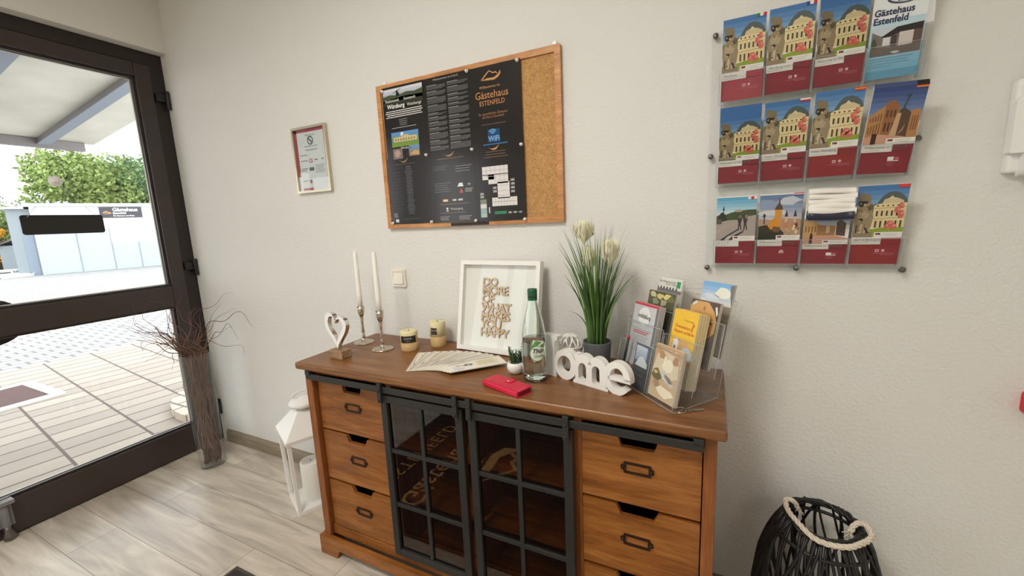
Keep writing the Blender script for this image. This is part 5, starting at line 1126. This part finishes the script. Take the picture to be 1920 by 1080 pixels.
def a_grey(P):
    P.rect(0, 1, 0, 1, (206, 206, 208)); P.l = 2; P.rect(0, 1, .965, 1, (206, 70, 88)); P.rect(.92, 1, 0, .965, (120, 116, 126)); P.disc(.48, .80, .25, (240, 240, 240), 3); P.text('Tipp für', .48, .805, .010, (70, 70, 76), 4, align='CENTER'); P.text('Würzburg', .48, .768, .0145, (60, 60, 66), 4, align='CENTER', bold=.0004)
    P.rect(.12, .78, .545, .56, (206, 90, 100), 3); P.rect(.12, .7, .515, .53, (206, 90, 100), 3); P.rect(.06, .9, .58, .588, (150, 150, 156), 3); P.lines(.1, .82, .47, .03, 9, (160, 160, 166), .008, 3)
def a_yel(P):
    P.rect(0, 1, 0, 1, (240, 192, 52)); P.l = 2; P.text('Unterwegs', .46, .865, .0085, (150, 110, 30)); P.text('Grenzenlos', .12, .765, .0125, (206, 120, 40), bold=.0004); P.text('Bayern erleben', .12, .70, .0125, (206, 120, 40), bold=.0004); P.poly([(.78, .77), (.84, .86), (.92, .84), (.86, .81), (.84, .74)], (206, 110, 40))
    P.poly([(0, .30), (0, .50), (.3, .62), (.7, .60), (1, .50), (1, .30)], (222, 176, 120), 2.5); P.rect(0, 1, 0, .42, (206, 196, 180), 2.2); P.poly([(.18, .40), (.18, .60), (.34, .62), (.40, .56), (.34, .42)], (238, 236, 232), 3); P.rect(.22, .30, .46, .52, (110, 116, 120), 4); P.poly([(.5, .42), (.6, .52), (.8, .54), (1, .48), (1, .36), (.6, .36)], (206, 216, 226), 3.5)
def a_olive(P):
    P.rect(0, 1, 0, 1, (96, 96, 70)); P.l = 2
    for x, y, c in ((.18, .93, (206, 204, 160)), (.45, .92, (222, 206, 140)), (.72, .93, (226, 212, 140)), (.86, .9, (120, 124, 84)), (.3, .82, (150, 156, 130)), (.6, .82, (176, 170, 150))): P.blob(x, y, .13, .055, c, 3+x, seed=int(x*9))
    P.rect(0, 1, 0, .72, (66, 66, 50), 2)
def a_white(P):
    P.rect(0, 1, 0, 1, (232, 232, 222)); P.l = 2; P.text('Der Pflegestützpunkt', .12, .925, .009, (60, 62, 60)); P.text('in Ihrer Nähe', .38, .885, .009, (60, 62, 60)); P.rect(.80, .94, .86, .965, (60, 160, 104))
    for k in range(7): P.poly([(.06+.12*k, .81), (.08+.12*k, .855), (.11+.12*k, .855), (.13+.12*k, .81)], (70, 74, 70), 3)
    P.rect(0, 1, .76, .815, (130, 124, 134), 2.5); P.rect(0, 1, 0, .76, (196, 198, 190))
def a_blue(P):
    P.grad(0, 1, .70, 1, (226, 228, 228), (130, 182, 230), 5); P.l = 3; P.blob(.72, .87, .26, .09, (238, 236, 222), seed=3); P.blob(.35, .8, .3, .05, (220, 228, 238), seed=5); P.poly([(.88, .98), (1, 1), (1, .7), (.92, .86)], (120, 116, 108)); P.rect(0, 1, 0, .70, (150, 140, 124), 1)
def a_hex(P):
    P.rect(0, 1, 0, 1, (92, 76, 62)); P.l = 2; P.poly([(.0, .70), (.0, .90), (.24, .985), (.62, .985), (.86, .86), (.98, .72), (.96, .55), (.7, .42), (.3, .42)], (214, 164, 100)); P.poly([(.04, .93), (.18, .985), (.22, .95), (.08, .90)], (226, 220, 214), 3); P.poly([(.86, .93), (.92, .95), (.98, .84), (.94, .80)], (230, 226, 220), 3)
    P.text('KLOSTERBERG', .46, .77, .0105, (140, 96, 50), 4, align='CENTER'); P.poly([(.46, .88), (.50, .93), (.54, .88), (.50, .85)], (180, 110, 60), 4); P.poly([(.06, .70), (.4, .76), (.86, .66), (.86, .69), (.4, .79), (.06, .73)], (150, 108, 60), 4)
    for k, c in enumerate(((60, 56, 54), (96, 84, 74), (70, 66, 66))): P.rect(.62, .9, .28-.12*k, .37-.12*k, c, 3)
card('leaflet', .086, .192, .003, .012, .156, 'golden postcard in the front right pocket of the leaflet stand', a_gold, 5)
card('leaflet', .000, .078, .003, .006, .136, 'dark blue-grey card in the front left pocket of the leaflet stand', a_dark, 3)
card('leaflet', -.106, .012, .052, .040, .236, 'grey leaflet with red top edge and white oval', a_grey, 9, th=.0016)
card('leaflet', .078, .170, .052, .040, .246, 'yellow leaflet with orange lettering in the leaflet stand', a_yel, 12, edge='paper_cream', th=.0020)
card('leaflet', -.112, .014, .104, .090, .268, 'olive leaflet with pale oval shapes behind the grey leaflet', a_olive, 2)
card('leaflet', .080, .182, .104, .090, .270, 'brown leaflet with an orange badge behind the yellow leaflet', a_hex, 4)
card('leaflet', -.150, -.028, .158, .110, .302, 'white leaflet with a green tab at the back of the leaflet stand', a_white, 4)
card('leaflet', .056, .168, .158, .110, .312, 'sky blue leaflet at the back right of the leaflet stand', a_blue, 2)
pn = thing('ballpoint_pen', 'black ballpoint pen with a pinkish tip leaning in the leaflet stand', 'pen', sp(-.085, .035, .025))
a_ = Vector(sp(-.086, .036, .020)); b_v = Vector(sp(-.070, .05, .125))
MB().tube([a_, b_v], .0042, 12, 'black_plastic').build('barrel', pn); MB().tube([b_v, b_v+(b_v-a_).normalized()*.010], [.0042, .0035], 12, 'red_leather').build('push_button', pn)
# key
ky = thing('key', 'single metal key with a ring lying at the right front corner of the sideboard', 'key', (1.295, -.352, TZ))
B = Matrix.Translation((1.262, -.368, TZ+.0015)) @ Matrix.Rotation(math.radians(28), 4, 'Z')
m = MB(); m.M = B; m.prism(rrect(-.006, .018, -.010, .010, .007), 0, .0022, 'nickel'); m.prism([(.018, -.004), (.050, -.004), (.054, 0), (.050, .004), (.018, .004)], .0003, .0020, 'nickel')
for k in range(4): m.prism([(.024+.006*k, -.006), (.027+.006*k, -.004), (.022+.006*k, -.004)], .0003, .0020, 'nickel')
m.build('key_blade', ky)
m = MB(); m.M = B; m.tube([(-.010+.013*math.cos(2*PI*i/24), .013*math.sin(2*PI*i/24), .003+.0025*math.sin(2*PI*i/24+1)) for i in range(24)], .0011, 6, 'chrome', closed=True); m.build('key_ring', ky)

# ------------------------------------------------------------------ white lantern on the floor
CL = Vector((-.483, -.193, 0)); LU = Vector((.42, .9075, 0)); LV = Vector((-.907, .42, 0))
ln_ = thing('lantern', 'white metal floor lantern with glass panes left of the sideboard', 'lantern', tuple(CL))
def lp(a, b_, z, k=1.0): return tuple(CL+LU*a*k+LV*b_*k+Vector((0, 0, z)))
H1 = .392; e = .104
def kz(z): return 1+.12*z/H1
m = MB(); m.hexa([lp(-e, -e, .0), lp(e, -e, 0), lp(e, e, 0), lp(-e, e, 0), lp(-e, -e, .022), lp(e, -e, .022), lp(e, e, .022), lp(-e, e, .022)], 'white_paint'); m.build('base', ln_, bevel=.002)
for sa, sb_ in ((-1, -1), (1, -1), (1, 1), (-1, 1)):
    m = MB(); q = e-.016
    def cr(z):
        k = kz(z); return [lp(sa*q, sb_*q, z, k), lp(sa*e, sb_*q, z, k), lp(sa*e, sb_*e, z, k), lp(sa*q, sb_*e, z, k)]
    m.hexa(cr(.022)+cr(H1), 'white_paint'); m.build('corner_post', ln_, bevel=.001)
m = MB(); k = kz(H1)
oo = [(-e*k-.004, -e*k-.004), (e*k+.004, -e*k-.004), (e*k+.004, e*k+.004), (-e*k-.004, e*k+.004)]; q = e*k-.016
m.ring(oo, [(-q, -q), (q, -q), (q, q), (-q, q)], H1-.016, H1, 'white_paint', lambda a, b_, z: lp(a, b_, z)); m.build('top_rim', ln_, bevel=.001)
m = MB(); q = e*k+.004; t_ = .042
m.hexa([lp(-q, -q, H1), lp(q, -q, H1), lp(q, q, H1), lp(-q, q, H1), lp(-t_, -t_, .497), lp(t_, -t_, .497), lp(t_, t_, .497), lp(-t_, t_, .497)], 'white_paint'); m.build('roof', ln_, bevel=.0015)
m = MB(); m.lathe([(.040, 0), (.040, .010), (.064, .018), (.070, .030), (.062, .042), (.034, .054), (.012, .060), (.0001, .062)], 'white_paint', (CL.x, CL.y, .495), 20)
m.build('cap', ln_)
m = MB(); m.tube([tuple(CL+LU*(.045*math.cos(t))+Vector((0, 0, .566+.016*math.sin(t)))) for t in [2*PI*i/28 for i in range(28)]], .004, 8, 'white_paint', closed=True); m.build('carrying_ring', ln_)
for (a0_, b0_, a1_, b1_) in ((-1, -1, 1, -1), (-1, 1, 1, 1), (-1, -1, -1, 1), (1, -1, 1, 1)):
    q = e-.007; z0, z1 = .022, H1-.016; n0 = lambda a, b_, z: lp(a*q, b_*q, z, kz(z))
    m = MB(); m.add([n0(a0_, b0_, z0), n0(a1_, b1_, z0), n0(a1_, b1_, z1), n0(a0_, b0_, z1)], [(0, 1, 2, 3)], 'door_glass'); m.build('glass_pane', ln_)
m = MB(); m.lathe([(.0001, 0), (.048, 0), (.050, .004), (.050, .196), (.046, .200), (.03, .196), (.0001, .192)], 'candle_white', (CL.x+.010, CL.y-.012, .022), 32); m.tube([(CL.x+.01, CL.y-.012, .212), (CL.x+.011, CL.y-.012, .226)], .0012, 6, 'black_plastic')
tag(m.build('pillar_candle', loc=(CL.x+.01, CL.y-.012, .022)), 'thick white pillar candle standing inside the white lantern', 'candle')

# ------------------------------------------------------------------ glass vase with curly willow
VX, VY = -1.345, -.215
va = thing('floor_vase', 'tall clear glass floor vase in the corner by the door', 'vase', (VX, VY, 0))
m = MB(); m.lathe([(.0001, .012), (.058, .012), (.062, .02), (.066, .35), (.070, .685), (.073, .69), (.0745, .685), (.071, .35), (.068, .02), (.064, .002), (.0001, .002)], 'vase_glass', (VX, VY, 0), 40); m.build('glass', va)
R = random.Random(21)
for k in range(46):
    a = R.random()*2*PI; q = .045*math.sqrt(R.random()); p = Vector((VX+q*math.cos(a), VY+q*math.sin(a), .022)); pts = [p.copy()]
    top = .70; a2 = R.random()*2*PI; q2 = .052*math.sqrt(R.random())
    for i in range(1, 12):
        f = i/11; base = Vector((VX+(q*math.cos(a))*(1-f)+q2*math.cos(a2)*f, VY+(q*math.sin(a))*(1-f)+q2*math.sin(a2)*f, .022+(top-.022)*f))
        pts.append(base+Vector((math.sin(f*19+k)*.009, math.cos(f*16+k*2)*.009, 0)))
    longer = (k % 3 != 2)
    if longer:
        ang_ = R.choice([R.uniform(-2.4, -1.0), R.uniform(-2.2, -1.2), R.uniform(-.3, .6), R.uniform(-3.0, 0)]) ; d = Vector((math.cos(ang_)*.5, math.sin(ang_)*1.2, R.uniform(.35, 1.7))).normalized()
        n_ = R.randint(12, 24); cur = pts[-1].copy(); ph = R.random()*6; cw = R.choice([-1, 1])
        ax = Vector((R.gauss(0, 1), R.gauss(0, 1), R.gauss(0, 1))).normalized()
        for i in range(n_):
            d = (Matrix.Rotation(cw*(math.sin(i*.6+ph)*.40+.10), 3, ax) @ d).normalized(); cur = cur+d*R.uniform(.016, .026)
            cur.x = max(cur.x, -1.56); cur.y = min(cur.y, -.012); pts.append(cur.copy())
    m = MB(); r0 = R.uniform(.0028, .0048); rr = [r0*(1-.3*i/11) for i in range(12)]+[r0*.7*(1-.8*(i+1)/(max(1, len(pts)-12))) for i in range(len(pts)-12)]
    m.tube(pts, rr, 5, 'willow')
    if longer and k % 2 == 0 and len(pts) > 18:
        b0 = pts[14]; d = (pts[15]-pts[13]).normalized(); ax = Vector((R.gauss(0, 1), R.gauss(0, 1), R.gauss(0, 1))).normalized(); d = Matrix.Rotation(.9, 3, ax) @ d; q_ = [b0.copy()]
        for i in range(9):
            d = (Matrix.Rotation(.35*math.sin(i+k), 3, ax) @ d).normalized(); c_ = q_[-1]+d*.017; c_.x = max(c_.x, -1.56); c_.y = min(c_.y, -.012); q_.append(c_)
        m.tube(q_, [.0016*(1-.7*i/9) for i in range(10)], 4, 'willow')
    tag(m.build('willow_branch', loc=tuple(p)), 'brown curly willow branch standing in the tall glass vase', 'branch', 'curly willow branches in the glass vase')

# ------------------------------------------------------------------ black woven basket lantern with rope handle
KX, KY = 1.612, -.185
bk = thing('basket', 'black woven willow basket lantern with a white rope handle right of the sideboard', 'basket', (KX, KY, 0))
def kr(z): return .82*kr0(z)
def kr0(z):
    T = ((0, .14), (.06, .165), (.15, .182), (.26, .185), (.36, .172), (.43, .150), (.48, .124), (.51, .104))
    for (z0, r0), (z1, r1) in zip(T, T[1:]):
        if z <= z1: f = (z-z0)/(z1-z0); return r0+(r1-r0)*f
    return T[-1][1]
R = random.Random(5); m = MB()
for k in range(84):
    a0 = 2*PI*k/84*1.0+R.uniform(-.08, .08); tw = R.choice([-1, 1])*R.uniform(.15, .95); off = R.uniform(-.004, .006); pts = []
    for i in range(15):
        f = i/14; z = .008+.502*f; a = a0+tw*f+.05*math.sin(f*7+k); r = kr(z)+off; pts.append((KX+r*math.cos(a), KY+r*math.sin(a), z))
    m.tube(pts, R.uniform(.0032, .0050), 6, 'wicker_black')
m.build('weave', bk)
m = MB()
for j in range(4):
    r = .084+.003*math.sin(j*2); m.tube([(KX+(r+.003*math.sin(8*t+j*1.6))*math.cos(t), KY+(r+.003*math.sin(8*t+j*1.6))*math.sin(t), .506+.005*math.cos(8*t+j*1.6)) for t in [2*PI*i/64 for i in range(64)]], .0050, 6, 'wicker_black', closed=True)
m.build('rim', bk)
for z, r_ in ((.016, .115), (.465, .108)): m = MB().tube([(KX+r_*math.cos(t), KY+r_*math.sin(t), z) for t in [2*PI*i/48 for i in range(48)]], .005, 6, 'wicker_black', closed=True); m.build('hoop', bk)
m = MB(); m.prism(circ(KX, KY, .112, n=32), .004, .010, 'wicker_black'); m.build('bottom', bk)
# rope: from the left rim, hanging over the front, to the right rim
def rope(name, pts, r=.0072, strands=3, pitch=22, fray=True):
    V = [Vector(p) for p in pts]; dense = []
    for i in range(len(V)-1):
        p0, p1, p2, p3 = V[max(0, i-1)], V[i], V[i+1], V[min(len(V)-1, i+2)]
        for j in range(14):
            t = j/14; dense.append(.5*((2*p1)+(-p0+p2)*t+(2*p0-5*p1+4*p2-p3)*t*t+(-p0+3*p1-3*p2+p3)*t**3))
    dense.append(V[-1]); m = MB(); L_ = [0]
    for i in range(1, len(dense)): L_.append(L_[-1]+(dense[i]-dense[i-1]).length)
    up = Vector((0, 0, 1)); fr_ = []; prev = None
    for i, p in enumerate(dense):
        d = (dense[min(i+1, len(dense)-1)]-dense[max(0, i-1)]).normalized()
        a = (prev-d*prev.dot(d)) if prev else d.cross(Vector((.3, .2, 1)))
        a.normalize(); prev = a; fr_.append((a, d.cross(a)))
    for s_ in range(strands):
        m.tube([p+(fr_[i][0]*math.cos(L_[i]*2*PI*pitch+s_*2*PI/strands)+fr_[i][1]*math.sin(L_[i]*2*PI*pitch+s_*2*PI/strands))*r*.5 for i, p in enumerate(dense)], r*.56, 7, 'rope')
    for end, nb in ((dense[0], dense[1]), (dense[-1], dense[-2])):
        d = (end-nb).normalized()
        for q in range(9): m.tube([end, end+(d+Vector((R.gauss(0, .5), R.gauss(0, .5), R.gauss(0, .5)))).normalized()*.022], [.0022, .0012], 5, 'rope')
    return m.build(name, bk)
rl = Vector((KX-.076, KY+.030, .510)); rr_ = Vector((KX+.080, KY-.02, .510))
rope('rope_handle', [rl+Vector((.028, .012, -.012)), rl+Vector((.016, .006, .012)), rl+Vector((-.004, -.002, .018)), rl+Vector((-.004, -.035, .010)), rl+Vector((.014, -.082, .008)), (KX-.028, KY-.100, .514), (KX+.028, KY-.104, .516), (KX+.068, KY-.078, .519), rr_+Vector((.018, -.02, .010)), rr_+Vector((.012, .012, .018)), rr_+Vector((-.008, .012, .012)), rr_+Vector((-.022, -.004, -.004))])

# ------------------------------------------------------------------ indoor doormat
im = thing('entrance_mat', 'dark entrance mat with tan lettering on the floor in front of the sideboard', 'doormat', (.4, -1.25, 0))
MB().box(-.40, 1.25, -1.90, -.648, .0005, .007, 'mat_dark').build('pile', im)
MB().ring([(-.415, -1.915), (1.265, -1.915), (1.265, -.633), (-.415, -.633)], [(-.40, -1.90), (1.25, -1.90), (1.25, -.648), (-.40, -.648)], .0003, .004, 'mat_edge').build('rubber_edge', im)
m = MB()
# reading direction -y, upwards +x
mp_ = lambda ox, oy: (lambda u, v, h: (ox+v, oy-u, .0073))
m.text('Gästehaus', .175, 'mat_text', mp_(-.06, -.78), bold=.001, sxy=(.92, 1)); m.build('lettering', im); m = MB(); m.text('ESTENFELD', .125, 'mat_text', mp_(-.27, -.90), bold=.0, sxy=(.95, 1), spacing=1.1); m.build('lettering', im); m = MB()
P_ = [(.0, 0), (.12, .10), (.20, .17), (.26, .12), (.30, .14), (.36, .06), (.33, .06), (.295, .11), (.26, .09), (.20, .145), (.13, .08)]
m.add([mp_(.22, -1.05)(x, y, 0) for x, y in P_], [tuple(range(len(P_)))], 'mat_text')
P_ = [(0, -.01), (.14, .03), (.28, .02), (.40, .10), (.38, .0), (.28, -.04), (.12, -.02)]
m.add([mp_(.22, -1.05)(x, y, 0) for x, y in P_], [tuple(range(len(P_)))], 'mat_text')
m.build('emblem', im)

# ------------------------------------------------------------------ wall boxes at the right edge
wb = thing('wall_box', 'white plastic wall box cut by the right edge of the photo', 'wall box', (2.13, 0, 1.53))
m = MB(); m.box(1.945, 2.33, -.028, 0, 1.425, 1.640, 'box_white'); m.build('back_housing', wb, bevel=.006)
m = MB(); m.prism([(1.962, 1.418), (2.32, 1.418), (2.32, 1.665), (1.995, 1.665), (1.972, 1.645)], -.085, -.026, 'box_white', lambda x, z, h: (x, h, z)); m.build('front_cover', wb, bevel=.010, seg=3)
m = MB(); m.prism([(1.940, 1.47), (1.975, 1.47), (1.975, 1.60), (1.950, 1.60), (1.940, 1.585)], -.045, -.020, 'box_white', lambda x, z, h: (x, h, z)); m.build('side_latch', wb, bevel=.004)
rb = thing('fire_call_point', 'small red wall box at the right edge of the photo', 'fire call point', (2.09, 0, .85))
m = MB(); m.prism(rrect(2.045, 2.145, .815, .880, .014), -.045, 0, 'red_plastic', lambda x, z, h: (x, h, z)); m.build('housing', rb, bevel=.008, seg=3)
m = MB(); m.box(2.065, 2.125, -.047, -.044, .832, .863, 'white_satin'); m.build('press_field', rb)
